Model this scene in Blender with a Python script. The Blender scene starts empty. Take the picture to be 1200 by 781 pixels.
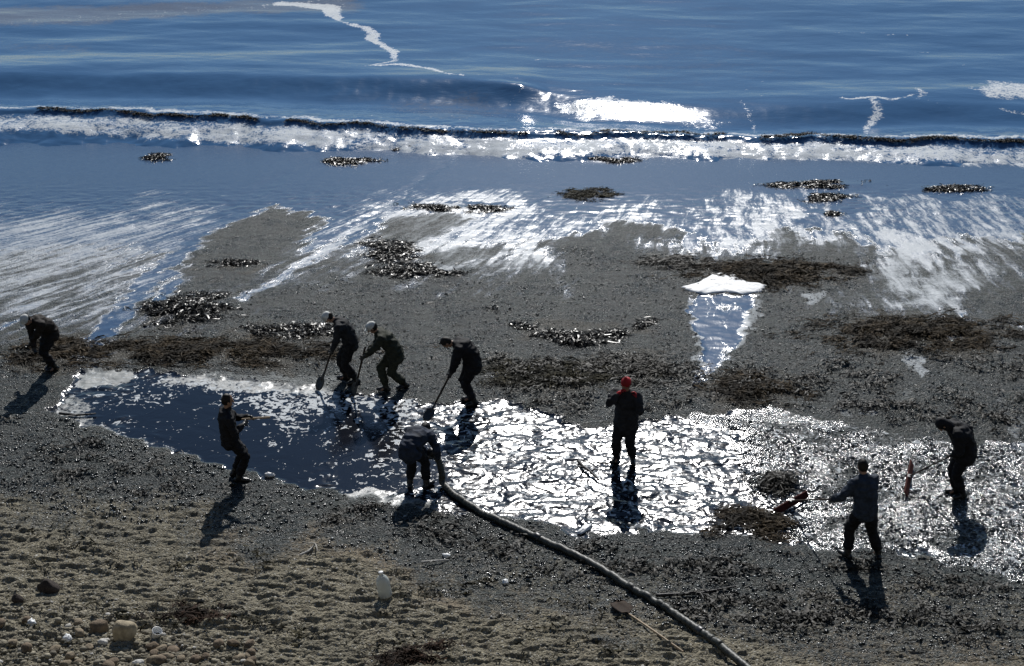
import bpy, math, random
import numpy as np
from mathutils import Vector, noise as mnoise

random.seed(7)
RNG = np.random.default_rng(11)
S = bpy.context.scene
COL = S.collection
R = math.radians

# ------------------------------------------------------------------ camera, sky, sun
CAM_H, PITCH, FPX = 15.0, R(25.5), 1903.0
SUN_EL, SUN_AZ = R(34.5), R(3.0)          # azimuth clockwise from +Y (over the sea)
cam_d = bpy.data.cameras.new('camera')
cam = bpy.data.objects.new('camera', cam_d)
COL.objects.link(cam)
cam.location = (0, 0, CAM_H)
cam.rotation_euler = (math.pi / 2 - PITCH, 0, 0)
cam_d.sensor_width = 36
cam_d.lens = 36 * FPX / 1200
cam_d.clip_end = 20000
S.camera = cam
world = bpy.data.worlds.new('World')
S.world = world
world.use_nodes = True
wn = world.node_tree
bg = wn.nodes['Background']
sky = wn.nodes.new('ShaderNodeTexSky')
sky.sky_type = 'NISHITA'
sky.sun_disc = False
sky.sun_elevation = SUN_EL
sky.sun_rotation = SUN_AZ
sky.air_density = 1.0
sky.dust_density = 0.0
sky.ozone_density = 3.5
wn.links.new(sky.outputs[0], bg.inputs[0])
bg.inputs[1].default_value = 0.06
sun_d = bpy.data.lights.new('sun', 'SUN')
sun_d.energy = 4.5
sun_d.angle = R(0.53)
sun_d.color = (1.0, 0.975, 0.94)
sun = bpy.data.objects.new('sun', sun_d)
COL.objects.link(sun)
sd = Vector((math.sin(SUN_AZ) * math.cos(SUN_EL), math.cos(SUN_AZ) * math.cos(SUN_EL), math.sin(SUN_EL)))
sun.rotation_euler = sd.to_track_quat('Z', 'Y').to_euler()
sun.location = (5, 60, 50)
S.view_settings.view_transform = 'Standard'
S.view_settings.look = 'None'
S.view_settings.gamma = 1
S.view_settings.exposure = 0.0
S.render.engine = 'CYCLES'

# ------------------------------------------------------------------ noise
_perm = RNG.permutation(1024)
_ang = RNG.random(1024) * 2 * np.pi
def noise2(x, y, seed=0):
    xi = np.floor(x).astype(np.int64); yi = np.floor(y).astype(np.int64)
    xf = x - xi; yf = y - yi
    u = xf * xf * xf * (xf * (xf * 6 - 15) + 10); v = yf * yf * yf * (yf * (yf * 6 - 15) + 10)
    def g(ix, iy, fx, fy):
        a = _ang[_perm[(_perm[(ix + seed * 131) & 1023] + iy) & 1023]]
        return np.cos(a) * fx + np.sin(a) * fy
    a = g(xi, yi, xf, yf); b = g(xi + 1, yi, xf - 1, yf)
    c = g(xi, yi + 1, xf, yf - 1); d = g(xi + 1, yi + 1, xf - 1, yf - 1)
    return (a + u * (b - a)) * (1 - v) + (c + u * (d - c)) * v
def fbm(x, y, oct=4, seed=0, gain=0.5):
    s = 0; a = 1.0
    for i in range(oct):
        s = s + a * noise2(x * 2 ** i, y * 2 ** i, seed + i * 7); a *= gain
    return s
def sstep(a, b, x):
    t = np.clip((x - a) / (b - a), 0, 1); return t * t * (3 - 2 * t)

# ------------------------------------------------------------------ terrain profile and photo pixel -> ground point
SEA = -0.90
SLOPE = 0.05
def base_h(y):
    y = np.asarray(y, float)
    z = -0.03 * (y - 26) - 0.03 * 0.8 * np.logaddexp(0, (y - 30.5) / 0.8)
    t = 23.2 - y
    z = z + 0.08 * 0.6 * np.logaddexp(0, t / 0.6)
    b = np.clip((17 - y) / 16, 0, 1)
    z = np.where(y < 17, 0.0, 0) + np.minimum(z, 1.45) + 12.2 * b ** 1.3
    return np.maximum(z, -7.0)
CP, SP = math.cos(PITCH), math.sin(PITCH)
def ray(px, py):
    cx = (px - 600) / FPX; cy = -(py - 390.5) / FPX
    return np.array([cx, CP + cy * SP, -SP + cy * CP])
def P(px, py):                                  # point of the beach profile
    d = ray(px, py); t = CAM_H / -d[2]
    for _ in range(12):
        y = d[1] * t
        t = (CAM_H - float(base_h(y))) / -d[2]
    return np.array([d[0] * t, d[1] * t])
def PS(px, py, z=SEA):                          # point of the sea plane
    d = ray(px, py); t = (CAM_H - z) / -d[2]
    return np.array([d[0] * t, d[1] * t])

def seg_dist(X, Y, a, b):
    dx, dy = b - a; L = dx * dx + dy * dy + 1e-9
    t = np.clip(((X - a[0]) * dx + (Y - a[1]) * dy) / L, 0, 1)
    return np.hypot(X - a[0] - t * dx, Y - a[1] - t * dy), t
def poly_sd(X, Y, pts):                         # signed distance, + inside, metres
    pts = np.array(pts); n = len(pts)
    out = np.full(X.shape, -50.0)
    m = (X > pts[:, 0].min() - 2) & (X < pts[:, 0].max() + 2) & (Y > pts[:, 1].min() - 2) & (Y < pts[:, 1].max() + 2)
    x = X[m]; y = Y[m]
    d = np.full(x.shape, 1e9); ins = np.zeros(x.shape, bool)
    for i in range(n):
        a, b = pts[i], pts[(i + 1) % n]
        d = np.minimum(d, seg_dist(x, y, a, b)[0])
        c = ((a[1] > y) != (b[1] > y)) & (x < (b[0] - a[0]) * (y - a[1]) / (b[1] - a[1] + 1e-12) + a[0])
        ins ^= c
    out[m] = np.where(ins, d, -d)
    return out
def line_d(X, Y, pts, widths):                  # distance to a polyline minus its half width
    out = np.full(X.shape, 50.0)
    for i in range(len(pts) - 1):
        a, b = np.array(pts[i]), np.array(pts[i + 1])
        m = (X > min(a[0], b[0]) - 3) & (X < max(a[0], b[0]) + 3) & (Y > min(a[1], b[1]) - 3) & (Y < max(a[1], b[1]) + 3)
        d, t = seg_dist(X[m], Y[m], a, b)
        out[m] = np.minimum(out[m], d - (widths[i] * (1 - t) + widths[i + 1] * t))
    return out

# ------------------------------------------------------------------ node helper
class NT:
    def __init__(s, name):
        s.mat = bpy.data.materials.new(name); s.mat.use_nodes = True
        s.t = s.mat.node_tree; s.bsdf = s.t.nodes['Principled BSDF']
    def n(s, typ, props=None, ins=None, out=0):
        nd = s.t.nodes.new('ShaderNode' + typ)
        for k, v in (props or {}).items(): setattr(nd, k, v)
        for k, v in (ins or {}).items(): s.set(nd, k, v)
        return nd.outputs[out] if out is not None else nd
    def set(s, nd, k, v):
        sk = nd.inputs[k]
        if isinstance(v, bpy.types.NodeSocket): s.t.links.new(v, sk)
        else:
            if hasattr(sk.default_value, '__len__') and len(sk.default_value) == 4 and len(v) == 3: v = (*v, 1)
            sk.default_value = v
    def attr(s, name, out=2): return s.n('Attribute', {'attribute_name': name}, out=out)
    def m(s, op, a, b=0.0, c=0.0, clamp=False):
        return s.n('Math', {'operation': op, 'use_clamp': clamp}, {0: a, 1: b, 2: c})
    def mix(s, f, a, b):
        nd = s.t.nodes.new('ShaderNodeMix'); nd.data_type = 'RGBA'
        s.set(nd, 0, f); s.set(nd, 6, a); s.set(nd, 7, b); return nd.outputs[2]
    def fmix(s, f, a, b):
        nd = s.t.nodes.new('ShaderNodeMix'); nd.data_type = 'FLOAT'
        s.set(nd, 0, f); s.set(nd, 2, a); s.set(nd, 3, b); return nd.outputs[0]
    def ss(s, x, a, b, lo=0.0, hi=1.0):
        return s.n('MapRange', {'interpolation_type': 'SMOOTHSTEP'}, {0: x, 1: a, 2: b, 3: lo, 4: hi})
    def noise(s, vec, scale, detail=3, rough=0.5, dist=0.0, dim='3D', out=0):
        return s.n('TexNoise', {'noise_dimensions': dim}, {'Vector': vec, 'Scale': scale, 'Detail': detail, 'Roughness': rough, 'Distortion': dist}, out)
    def vor(s, vec, scale, feat='F1', out=0, dim='2D', rnd=1.0):
        return s.n('TexVoronoi', {'voronoi_dimensions': dim, 'feature': feat}, {'Vector': vec, 'Scale': scale, 'Randomness': rnd}, out)
    def bump(s, h, strength, dist, nrm=None):
        i = {'Height': h, 'Strength': strength, 'Distance': dist}
        if nrm is not None: i['Normal'] = nrm
        return s.n('Bump', None, i)
    def obj(s): return s.n('TexCoord', out=3)

def simple_mat(name, col, rough=0.6, var=0.3, scale=8.0, bump=0.0, bscale=40.0, spec=0.5, metal=0.0, trans=0.0):
    t = NT(name); o = t.obj()
    nz = t.noise(o, scale, 4, 0.6)
    a = tuple(c * (1 - var) for c in col); b = tuple(min(1, c * (1 + var)) for c in col)
    t.set(t.bsdf, 'Base Color', t.mix(t.ss(nz, 0.3, 0.7), a, b))
    t.set(t.bsdf, 'Roughness', t.fmix(nz, rough * 0.85, min(1, rough * 1.15)))
    t.set(t.bsdf, 'Specular IOR Level', spec); t.set(t.bsdf, 'Metallic', metal)
    if trans: t.set(t.bsdf, 'Transmission Weight', trans)
    if bump: t.set(t.bsdf, 'Normal', t.bump(t.noise(o, bscale, 3, 0.6), 1.0, bump))
    return t.mat

# ------------------------------------------------------------------ object helpers
def tag(o, label=None, cat=None, group=None, kind=None):
    if label: o['label'] = label
    if cat: o['category'] = cat
    if group: o['group'] = group
    if kind: o['kind'] = kind
    return o
def link(name, mesh, mat=None, parent=None, loc=(0, 0, 0), rz=0.0):
    o = bpy.data.objects.new(name, mesh); COL.objects.link(o)
    if mat: mesh.materials.clear(); mesh.materials.append(mat)
    o.location = loc; o.rotation_euler = (0, 0, rz)
    if parent: o.parent = parent
    return o
def np_mesh(name, V, F, smooth=True):
    """V (n,3) array, F (m,k) array, all faces with k corners"""
    V = np.asarray(V, np.float32); F = np.asarray(F, np.int32)
    me = bpy.data.meshes.new(name)
    me.vertices.add(len(V)); me.vertices.foreach_set('co', V.ravel())
    k = F.shape[1]
    me.loops.add(F.size); me.loops.foreach_set('vertex_index', F.ravel())
    me.polygons.add(len(F)); me.polygons.foreach_set('loop_start', np.arange(0, F.size, k, dtype=np.int32))
    me.update(calc_edges=True)
    me.polygons.foreach_set('use_smooth', np.full(len(F), smooth))
    return me
def grid_faces(nv, nu):
    i = np.arange(nv * nu).reshape(nv, nu)
    return np.stack([i[:-1, :-1], i[:-1, 1:], i[1:, 1:], i[1:, :-1]], -1).reshape(-1, 4)
def fattr(me, name, arr):
    a = me.attributes.new(name, 'FLOAT', 'POINT'); a.data.foreach_set('value', np.asarray(arr, np.float32).ravel())
def vattr(me, name, arr):
    a = me.attributes.new(name, 'FLOAT_VECTOR', 'POINT'); a.data.foreach_set('vector', np.asarray(arr, np.float32).ravel())

# ================================================================== BEACH
far = [2, 6, 20, 80, 400, 3000]
u = np.concatenate([[-1 - f for f in far[::-1]], np.linspace(-1, 1, 640), [1 + f for f in far]])
yy = [15.5]
while yy[-1] < 49:
    yy.append(yy[-1] + 0.0165 * (yy[-1] / 20) ** 2.0)
ys = np.concatenate([[-2500, -400, -60, -10, 0, 0.5, 1, 1.6, 2.4, 3.5, 5, 6.5, 8, 9.5, 11, 12.5, 14], yy, [51, 54, 60, 75, 100, 180, 500, 5000]])
U, Y = np.meshgrid(u, ys)
inner = np.clip(Y, 14, 60)
X = np.where(np.abs(U) <= 1, U, np.sign(U)) * (0.335 * inner + 4.0) + np.where(np.abs(U) > 1, np.sign(U) * (np.abs(U) - 1), 0)
NV, NU = X.shape
fx, fy = X.ravel(), Y.ravel()
act = (np.abs(fx) < 26) & (fy > 12) & (fy < 56)

def warp(s, a1, a2):
    return a1 * fbm(fx * s, fy * s, 4, 3), a1 * fbm(fx * s + 31, fy * s + 17, 4, 5)
w1x, w1y = warp(0.55, 1.5, 0); w2x, w2y = warp(2.6, 0.42, 0)
WX, WY = fx + w1x + w2x, fy + w1y + w2y
WfX, WfY = fx + 0.12 * w1x + 0.6 * w2x, fy + 0.12 * w1y + 0.6 * w2y
def pxs(pts): return [P(*p) for p in pts]
def pm(pts, feather=0.25, fine=False):
    x, y = (WfX, WfY) if fine else (WX, WY)
    return sstep(-feather, feather, poly_sd(x, y, pxs(pts)))
def lm(pts, wpx, feather=0.12, fine=True):
    x, y = (WfX, WfY) if fine else (WX, WY)
    return 1 - sstep(-feather, feather, line_d(x, y, pxs(pts), [w / 58.0 for w in wpx]))
def rpm(pts, feather): return sstep(-feather, feather, poly_sd(RX, RY, pxs(pts)))
mx = np.maximum
lump0 = fbm(fx * 0.5, fy * 0.5, 3, 19)
def union(*a):
    r = a[0]
    for b in a[1:]: r = mx(r, b)
    return r

# --- oil lying in the hollow of the beach
oil = pm([(58, 478), (92, 432), (150, 434), (250, 442), (330, 447), (385, 452), (470, 470), (520, 474), (590, 468), (640, 486),
          (700, 503), (770, 490), (830, 482), (900, 474), (960, 494), (1050, 505), (1120, 518), (1240, 522), (1240, 690),
          (1130, 668), (1050, 650), (940, 640), (840, 628), (740, 622), (680, 627), (610, 606), (540, 600), (500, 594),
          (430, 580), (390, 577), (320, 557), (250, 541), (190, 525), (120, 502), (75, 490)], 0.12, True)
calm = pm([(112, 474), (160, 462), (250, 458), (330, 462), (400, 472), (455, 488), (490, 515), (530, 532), (520, 562), (450, 570),
           (395, 577), (330, 557), (250, 541), (180, 518), (118, 496)], 0.3)
calm = np.clip(calm + 0.75 * pm([(80, 470), (110, 440), (380, 452), (470, 475), (520, 500), (400, 500), (110, 495)], 0.25), 0, 1)
gravel_r = pm([(835, 470), (1240, 480), (1240, 700), (960, 655), (900, 560), (845, 500)], 0.5)      # oiled shingle at the right of the pool
# --- film of water run up the beach
swash = pm([(-200, 120), (-200, 400), (0, 385), (70, 398), (112, 412), (150, 410), (165, 385), (215, 348), (290, 346), (355, 312), (405, 292), (415, 315),
            (470, 328), (560, 334), (625, 332), (650, 292), (700, 275), (760, 296), (800, 306), (850, 306), (925, 290), (985, 300),
            (1018, 365), (1080, 378), (1165, 388), (1172, 320), (1260, 300), (1300, 120)], 1.6)
isl = union(pm([(212, 342), (218, 300), (255, 268), (318, 240), (388, 256), (335, 300), (292, 332)], 0.45, True),
            pm([(436, 282), (446, 256), (520, 247), (556, 258), (478, 290)], 0.4, True),
            0.8 * pm([(462, 306), (540, 290), (600, 292), (530, 312)], 0.15, True),
            0.85 * pm([(640, 282), (690, 268), (760, 268), (800, 300), (760, 318), (660, 318)], 0.7),
            0.7 * pm([(905, 288), (955, 268), (1010, 285), (1000, 330), (930, 310)], 0.3),
            0.6 * pm([(1100, 275), (1200, 280), (1240, 420), (1170, 400), (1150, 330)], 0.5),
            0.3 * pm([(640, 232), (680, 222), (730, 228), (690, 240)], 0.15))
film = swash * (1 - isl) * (0.42 + 1.28 * sstep(35.5, 41.5, fy + 0.8 * lump0))
RX, RY = fx + 0.45 * w2x + 0.10 * fbm(fx * 7, fy * 7, 3, 97), fy + 0.45 * w2y + 0.10 * fbm(fx * 7 + 5, fy * 7, 3, 98)
rivulet = rpm([(812, 345), (886, 345), (880, 368), (870, 392), (858, 412), (843, 430), (826, 446), (806, 456), (808, 444), (820, 428), (823, 412), (814, 390), (808, 364)], 0.07)
ch1 = lm([(112, 408), (150, 355), (205, 300), (255, 255), (330, 205)], [15, 18, 20, 17, 11], 0.3)
ch1r = lm([(100, 408), (128, 362), (180, 305), (238, 255)], [3, 4, 4, 3], 0.25)
ch1r = mx(ch1r, lm([(132, 412), (170, 372), (200, 345)], [5, 7, 5], 0.25))
ch2 = lm([(285, 350), (340, 318), (395, 285), (440, 250), (525, 190)], [9, 12, 14, 10, 4], 0.15)
ch3 = lm([(190, 350), (200, 320), (210, 296)], [14, 12, 8])
film = union(film, rivulet, 1.05 * ch1, 0.8 * ch2, 0.9 * ch3)
# --- foam left on the film
foam = 0.58 * swash * (1 - 0.6 * isl) * (1 - sstep(39.5, 42.0, fy + 0.6 * lump0))
foam = union(foam, 0.68 * pm([(-200, 225), (120, 235), (330, 215), (300, 250), (180, 320), (110, 395), (0, 380), (-200, 390)], 2.6) * (1 - 0.6 * ch1),
             0.68 * lm([(285, 350), (340, 318), (395, 285), (440, 250), (525, 190)], [11, 15, 17, 12, 4], 0.3),
             0.70 * pm([(405, 300), (400, 260), (450, 215), (640, 215), (660, 270), (625, 332), (560, 334), (470, 328)], 1.8),
             0.80 * pm([(520, 320), (600, 270), (650, 258), (625, 325)], 1.2),
             0.74 * pm([(640, 285), (700, 245), (770, 225), (800, 255), (760, 280)], 1.5),
             0.68 * pm([(800, 300), (800, 230), (900, 215), (1000, 250), (990, 295), (860, 300)], 1.6),
             0.84 * pm([(1015, 365), (1000, 300), (1050, 262), (1130, 262), (1150, 320), (1160, 380), (1080, 375)], 1.4),
             0.62 * pm([(1000, 300), (980, 240), (1060, 215), (1240, 235), (1240, 300)], 0.6))
rim = lm([(812, 350), (812, 385), (822, 418), (814, 446)], [3, 4, 4, 3], 0.06)
rim = union(rim, lm([(888, 346), (882, 372), (872, 395), (855, 412), (835, 436)], [7, 8, 7, 4, 2], 0.1))
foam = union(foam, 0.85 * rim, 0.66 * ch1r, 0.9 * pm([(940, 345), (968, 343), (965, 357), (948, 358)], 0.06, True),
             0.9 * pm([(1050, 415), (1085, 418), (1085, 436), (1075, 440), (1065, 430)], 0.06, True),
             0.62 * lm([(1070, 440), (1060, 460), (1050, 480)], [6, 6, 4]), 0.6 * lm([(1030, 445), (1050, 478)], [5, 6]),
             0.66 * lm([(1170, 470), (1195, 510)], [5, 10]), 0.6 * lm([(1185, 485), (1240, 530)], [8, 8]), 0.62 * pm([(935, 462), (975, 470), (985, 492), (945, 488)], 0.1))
# swash edge by the breaker
edge = pm([(-200, 130), (1400, 150), (1400, 210), (1200, 200), (1000, 190), (700, 176), (500, 172), (300, 165), (0, 160), (-200, 157)], 0.6, True)
foam = union(foam * (1 - 0.9 * pm([(-200, 165), (300, 172), (700, 182), (1400, 210), (1400, 232), (1000, 222), (650, 205), (500, 205), (300, 205), (-200, 215)], 0.4, True)), (0.74 + 0.4 * fbm(fx * 0.6, fy * 1.0, 3, 77)) * edge)
# --- pale scum at the rim of the pool and flecks on it
scum = union(0.75 * pm([(92, 452), (98, 430), (148, 431), (152, 444), (110, 452)], 0.08, True), 0.55 * pm([(175, 447), (230, 436), (400, 440), (395, 462), (280, 458)], 0.15, True),
             0.5 * pm([(60, 482), (80, 462), (110, 470), (112, 492), (160, 512), (90, 495)], 0.1, True), 0.55 * pm([(395, 580), (430, 566), (460, 575), (500, 588), (520, 600), (440, 590)], 0.1, True),
             0.35 * lm([(120, 500), (190, 523), (250, 540)], [5, 5, 5]))
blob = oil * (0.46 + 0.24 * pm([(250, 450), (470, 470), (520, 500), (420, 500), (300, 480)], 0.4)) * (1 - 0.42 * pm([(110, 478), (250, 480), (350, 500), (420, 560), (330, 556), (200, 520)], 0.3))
# --- dry tan shingle in the foreground
dry = pm([(-300, 578), (0, 582), (100, 590), (180, 606), (310, 618), (330, 634), (450, 645), (480, 668), (590, 672), (625, 705), (700, 738), (830, 748),
          (900, 752), (1000, 764), (1300, 775), (1500, 1500), (-500, 1500)], 0.9)
dry = mx(dry, 0.34 * pm([(480, 640), (600, 655), (700, 668), (840, 680), (960, 690), (1300, 690), (1300, 800), (480, 800)], 0.6))
dry = dry * (1 - 0.55 * lm([(-100, 600), (60, 612), (170, 640)], [10, 16, 6], 0.5))
dry = np.clip(dry + np.where(fy < 17, 1, 0), 0, 1)
ORG = pm([(250, 600), (520, 655), (700, 735), (1200, 730), (1200, 790), (560, 700), (300, 640)], 0.6)     # a warmer tone in the shingle

# --- heights
fz = base_h(fy)
land = 1 - sstep(40, 44, fy)
lump = fbm(fx * 1.6, fy * 2.4, 4, 21)
hum = fbm(fx * 2.4 + 0.6 * lump, fy * 6.0, 3, 23, 0.55)
fine = fbm(fx * 9, fy * 11, 3, 25, 0.6)
pool = oil * (1 - 0.65 * gravel_r)
drycl = np.clip(dry, 0, 1)
fz = fz + act * land * ((1 - pool) * (0.030 * lump * (0.4 + drycl) + (0.05 * drycl + 0.03 * (1 - film)) * hum + (0.010 * drycl + 0.010 * (1 - film)) * fine))
fz = fz - act * 0.03 * sstep(0.1, 1, pool) * (1 - 0.0)
crk = fbm(fx * 2.2 + 0.8 * lump, fy * 2.6, 3, 41)
fz = fz + act * pool * (1 - calm) * (0.035 * crk + 0.006 * fbm(fx * 7, fy * 8, 2, 43))
fz = fz - act * (0.03 * rivulet + 0.008 * union(ch1, ch2, ch3))
mound_spots = []
def mound(px, py, rx, ry, h):
    c = P(px, py); sx = rx / FPX * math.hypot(c[1], CAM_H); sy = ry / FPX * math.hypot(c[1], CAM_H) / (CAM_H / math.hypot(c[1], CAM_H))
    mound_spots.append((c, sx, sy, h))
    return c, sx, sy
WEED = [  # px, py, rx, ry, height, style, tilt, label
 (235, 412, 150, 16, .10, 'brown', 0, 'long belt of brown seaweed along the seaward rim of the dark oil pool'),
 (62, 414, 38, 18, .08, 'brown', 0, 'brown seaweed around the legs of the worker bent at the pool end'),
 (905, 320, 84, 15, .16, 'brown', 6, 'thick brown seaweed ridge just seaward of the bright white glare patch'),
 (795, 309, 38, 9, .10, 'dark', -5, 'small dark seaweed tongue beside the bright white glare patch'),
 (1075, 392, 105, 22, .16, 'brown', 5, 'largest brown seaweed mat, lying below the lacy foam sheet'),
 (884, 455, 50, 16, .12, 'brown', -8, 'dark brown seaweed at the foot of the narrow blue rivulet'),
 (738, 433, 56, 15, .08, 'dark', 0, 'dark seaweed spread behind the worker in the red cap'),
 (640, 438, 74, 14, .06, 'olive', 0, 'olive seaweed strewn beside the stooped black-clad raker'),
 (912, 566, 26, 13, .20, 'dark', 0, 'dark rounded seaweed heap standing in the glittering oil'),
 (877, 614, 42, 19, .18, 'brown', 0, 'brown domed seaweed heap at the landward edge of the glittering oil'),
 (490, 768, 38, 13, .14, 'rust', 18, 'rusty dark seaweed heap on tan shingle beyond the plastic bottle'),
 (215, 722, 40, 12, .10, 'rust', 14, 'dark rusty weed heap on shingle behind the white plastic cup'),
 (215, 363, 52, 17, .14, 'shiny', 14, 'glistening black seaweed pile where two blue runnels meet'),
 (348, 388, 48, 9, .06, 'shiny', -4, 'thin glistening black seaweed seaward of the white-capped rakers'),
 (452, 294, 26, 13, .12, 'shiny', 0, 'glistening black seaweed knot at the tip of the gravel island'),
 (492, 318, 44, 8, .10, 'shiny', -6, 'glistening black seaweed strip along the lower edge of the streaked foam'),
 (680, 392, 68, 11, .08, 'shiny', -2, 'crescent of glistening black seaweed alone on dark gravel'),
 (537, 245, 48, 4, .07, 'shiny', -6, 'slim black seaweed strip on the wet blue sand above the gravel island'),
 (280, 308, 26, 4, .06, 'shiny', 0, 'short black seaweed strip lying across the gravel island'),
 (407, 190, 28, 4, .08, 'shiny', 2, 'black seaweed tuft on smooth wet film next to the surf foam'),
 (185, 185, 13, 4, .07, 'shiny', 2, 'smallest black seaweed tuft alone on the smooth blue film'),
 (490, 172, 30, 5, .10, 'shiny', 4, 'black seaweed clump caught in the white surf foam belt'),
 (958, 217, 46, 4, .09, 'shiny', 3, 'long jagged black seaweed strip on blue film beyond the brown ridge'),
 (965, 232, 24, 5, .08, 'shiny', 0, 'ragged black seaweed clump under the long jagged strip'),
 (972, 252, 11, 3, .06, 'shiny', 0, 'tiny black seaweed tuft trailing the ragged clump'),
 (716, 188, 28, 3, .08, 'shiny', 0, 'thin black seaweed line on blue film touching the surf foam'),
 (1115, 222, 34, 3.5, .08, 'shiny', 2, 'flat black and brown seaweed strip on open blue film'),
 (692, 228, 30, 6, .06, 'olive', 4, 'olive brown weed patch in pale foam beside a thin white streak'),
]
weed_geo = []
for w in WEED:
    c, sx, sy = mound(w[0], w[1], w[2], w[3], w[4])
    ca, sa = math.cos(R(w[6])), math.sin(R(w[6]))
    dx, dy = fx - c[0], fy - c[1]
    a = (dx * ca + dy * sa) / sx; b = (-dx * sa + dy * ca) / sy
    r2 = a * a + b * b + 0.5 * lump
    k = np.exp(-np.clip(r2, 0, 9) * 1.1) * act
    fz = fz + w[4] * 0.4 * k
    weed_geo.append((c, sx, sy, ca, sa))
kelp = np.zeros_like(fx)
for w, (c, sx, sy, ca, sa) in zip(WEED, weed_geo):
    dx, dy = WX - c[0], WY - c[1]
    a = (dx * ca + dy * sa) / sx; b = (-dx * sa + dy * ca) / sy
    kelp = mx(kelp, (1 - sstep(0.6, 1.3, np.hypot(a, b))) * (0.7 if w[5] in ('brown', 'olive', 'rust') else 0.6))
foam = foam * (1 - 0.8 * kelp * (1 - rim))

Zg = fz.reshape(NV, NU)
j0, j1 = 6, NU - 6
row_y = Y[:, 0]; row_half = (0.335 * np.clip(row_y, 14, 60) + 4.0)
def H(x, y):                                     # height of the finished beach, bilinear
    i = int(np.clip(np.searchsorted(row_y, y) - 1, 0, NV - 2)); ty = (y - row_y[i]) / (row_y[i + 1] - row_y[i])
    def at(r):
        t = (np.clip(x / row_half[r], -1, 1) + 1) / 2 * 639; j = min(int(t), 638); f = t - j
        return Zg[r, 6 + j] * (1 - f) + Zg[r, 6 + j + 1] * f
    return float(at(i) * (1 - ty) + at(i + 1) * ty)
def Hv(x, y):
    x = np.asarray(x); y = np.asarray(y)
    i = np.clip(np.searchsorted(row_y, y) - 1, 0, NV - 2); ty = (y - row_y[i]) / (row_y[i + 1] - row_y[i])
    def at(r):
        t = (np.clip(x / row_half[r], -1, 1) + 1) / 2 * 639; j = np.minimum(t.astype(int), 638); f = t - j
        return Zg[r, 6 + j] * (1 - f) + Zg[r, 7 + j] * f
    return at(i) * (1 - ty) + at(i + 1) * ty
MASK = {'film': film.reshape(NV, NU), 'oil': oil.reshape(NV, NU)}
def Mv(k, x, y):
    i = np.clip(np.searchsorted(row_y, y) - 1, 0, NV - 2)
    j = np.clip((np.clip(x / row_half[i], -1, 1) + 1) / 2 * 639, 0, 638).astype(int)
    return MASK[k][i, 6 + j]
def G(px, py, dz=0.0):                           # 3D point on the finished beach
    p = P(px, py); return np.array([p[0], p[1], H(p[0], p[1]) + dz])

# flow coordinates for the streaks of the backwash (metres across and along the run of the water)
fu = fx.copy(); ry_ = np.clip(fy, 30, 48) - 40
for _ in range(14):
    fu = 0.5 * fu + 0.5 * (fx - np.interp(fu, [-18, 8, 18], [1.45, 0.0, -0.25]) * ry_)
fu = fu + 0.12 * fbm(fx * 0.8, fy * 0.8, 3, 81)
fv = fy
me = np_mesh('beach', np.stack([fx, fy, fz], 1), grid_faces(NV, NU))
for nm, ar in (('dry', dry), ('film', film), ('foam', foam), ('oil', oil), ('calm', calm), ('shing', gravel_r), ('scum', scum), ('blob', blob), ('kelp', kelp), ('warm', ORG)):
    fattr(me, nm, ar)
vattr(me, 'flow', np.stack([fu, fv, 0 * fu], 1))

t = NT('beach_shingle')
o = t.obj()
A = {k: t.attr(k) for k in ('dry', 'film', 'foam', 'oil', 'calm', 'shing', 'scum', 'blob', 'kelp', 'warm')}
flow = t.attr('flow', 1)
big = t.noise(o, 0.9, 4, 0.6)
mid = t.noise(o, 6.0, 4, 0.6)
fin = t.noise(o, 45.0, 3, 0.6)
pc = t.n('SeparateColor', None, {0: t.vor(o, 26.0, out=1)}, None)
pd = t.vor(o, 26.0)
pc2 = t.n('SeparateColor', None, {0: t.vor(o, 58.0, out=1)}, None)
pd2 = t.vor(o, 58.0)
# dry shingle
dcol = t.mix(t.ss(pc.outputs[0], 0.1, 0.9), (0.14, 0.123, 0.084), (0.33, 0.295, 0.212))
dcol = t.mix(t.ss(pc2.outputs[1], 0.55, 1.0, 0, 0.7), dcol, (0.13, 0.13, 0.115))
dcol = t.mix(t.ss(mid, 0.4, 0.7, 0, 0.5), dcol, (0.21, 0.185, 0.14))
dcol = t.mix(t.m('MULTIPLY', A['warm'], 0.55), dcol, (0.30, 0.235, 0.165))
dcol = t.mix(t.ss(big, 0.45, 0.65, 0, 0.45), dcol, (0.185, 0.172, 0.13))
dcol = t.mix(t.ss(pc2.outputs[2], 0.965, 0.975, 0, 0.8), dcol, (0.5, 0.49, 0.45))
# wet shingle
wcol = t.mix(t.ss(pc.outputs[0], 0.0, 1.0), (0.005, 0.0082, 0.0078), (0.032, 0.043, 0.039))
wcol = t.mix(t.ss(pc2.outputs[1], 0.5, 1.0, 0, 0.6), wcol, (0.042, 0.050, 0.045))
wcol = t.mix(t.ss(big, 0.4, 0.6, 0, 0.65), wcol, (0.015, 0.020, 0.020))
wcol = t.mix(t.ss(t.noise(o, 1.3, 4, 0.65), 0.46, 0.6, 0, 0.6), wcol, (0.009, 0.013, 0.014))
wcol = t.mix(t.ss(t.noise(o, 2.6, 4, 0.65), 0.5, 0.68, 0, 0.6), wcol, (0.038, 0.042, 0.036))
wcol = t.mix(t.ss(pc2.outputs[2], 0.93, 0.95, 0, 0.75), wcol, (0.26, 0.27, 0.26))
dryf = t.ss(t.m('ADD', A['dry'], t.m('ADD', t.m('MULTIPLY', t.m('SUBTRACT', mid, 0.5), 0.9), t.m('MULTIPLY', t.m('SUBTRACT', pc.outputs[1], 0.5), 0.5))), 0.1, 0.95)
col = t.mix(dryf, wcol, dcol)
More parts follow.
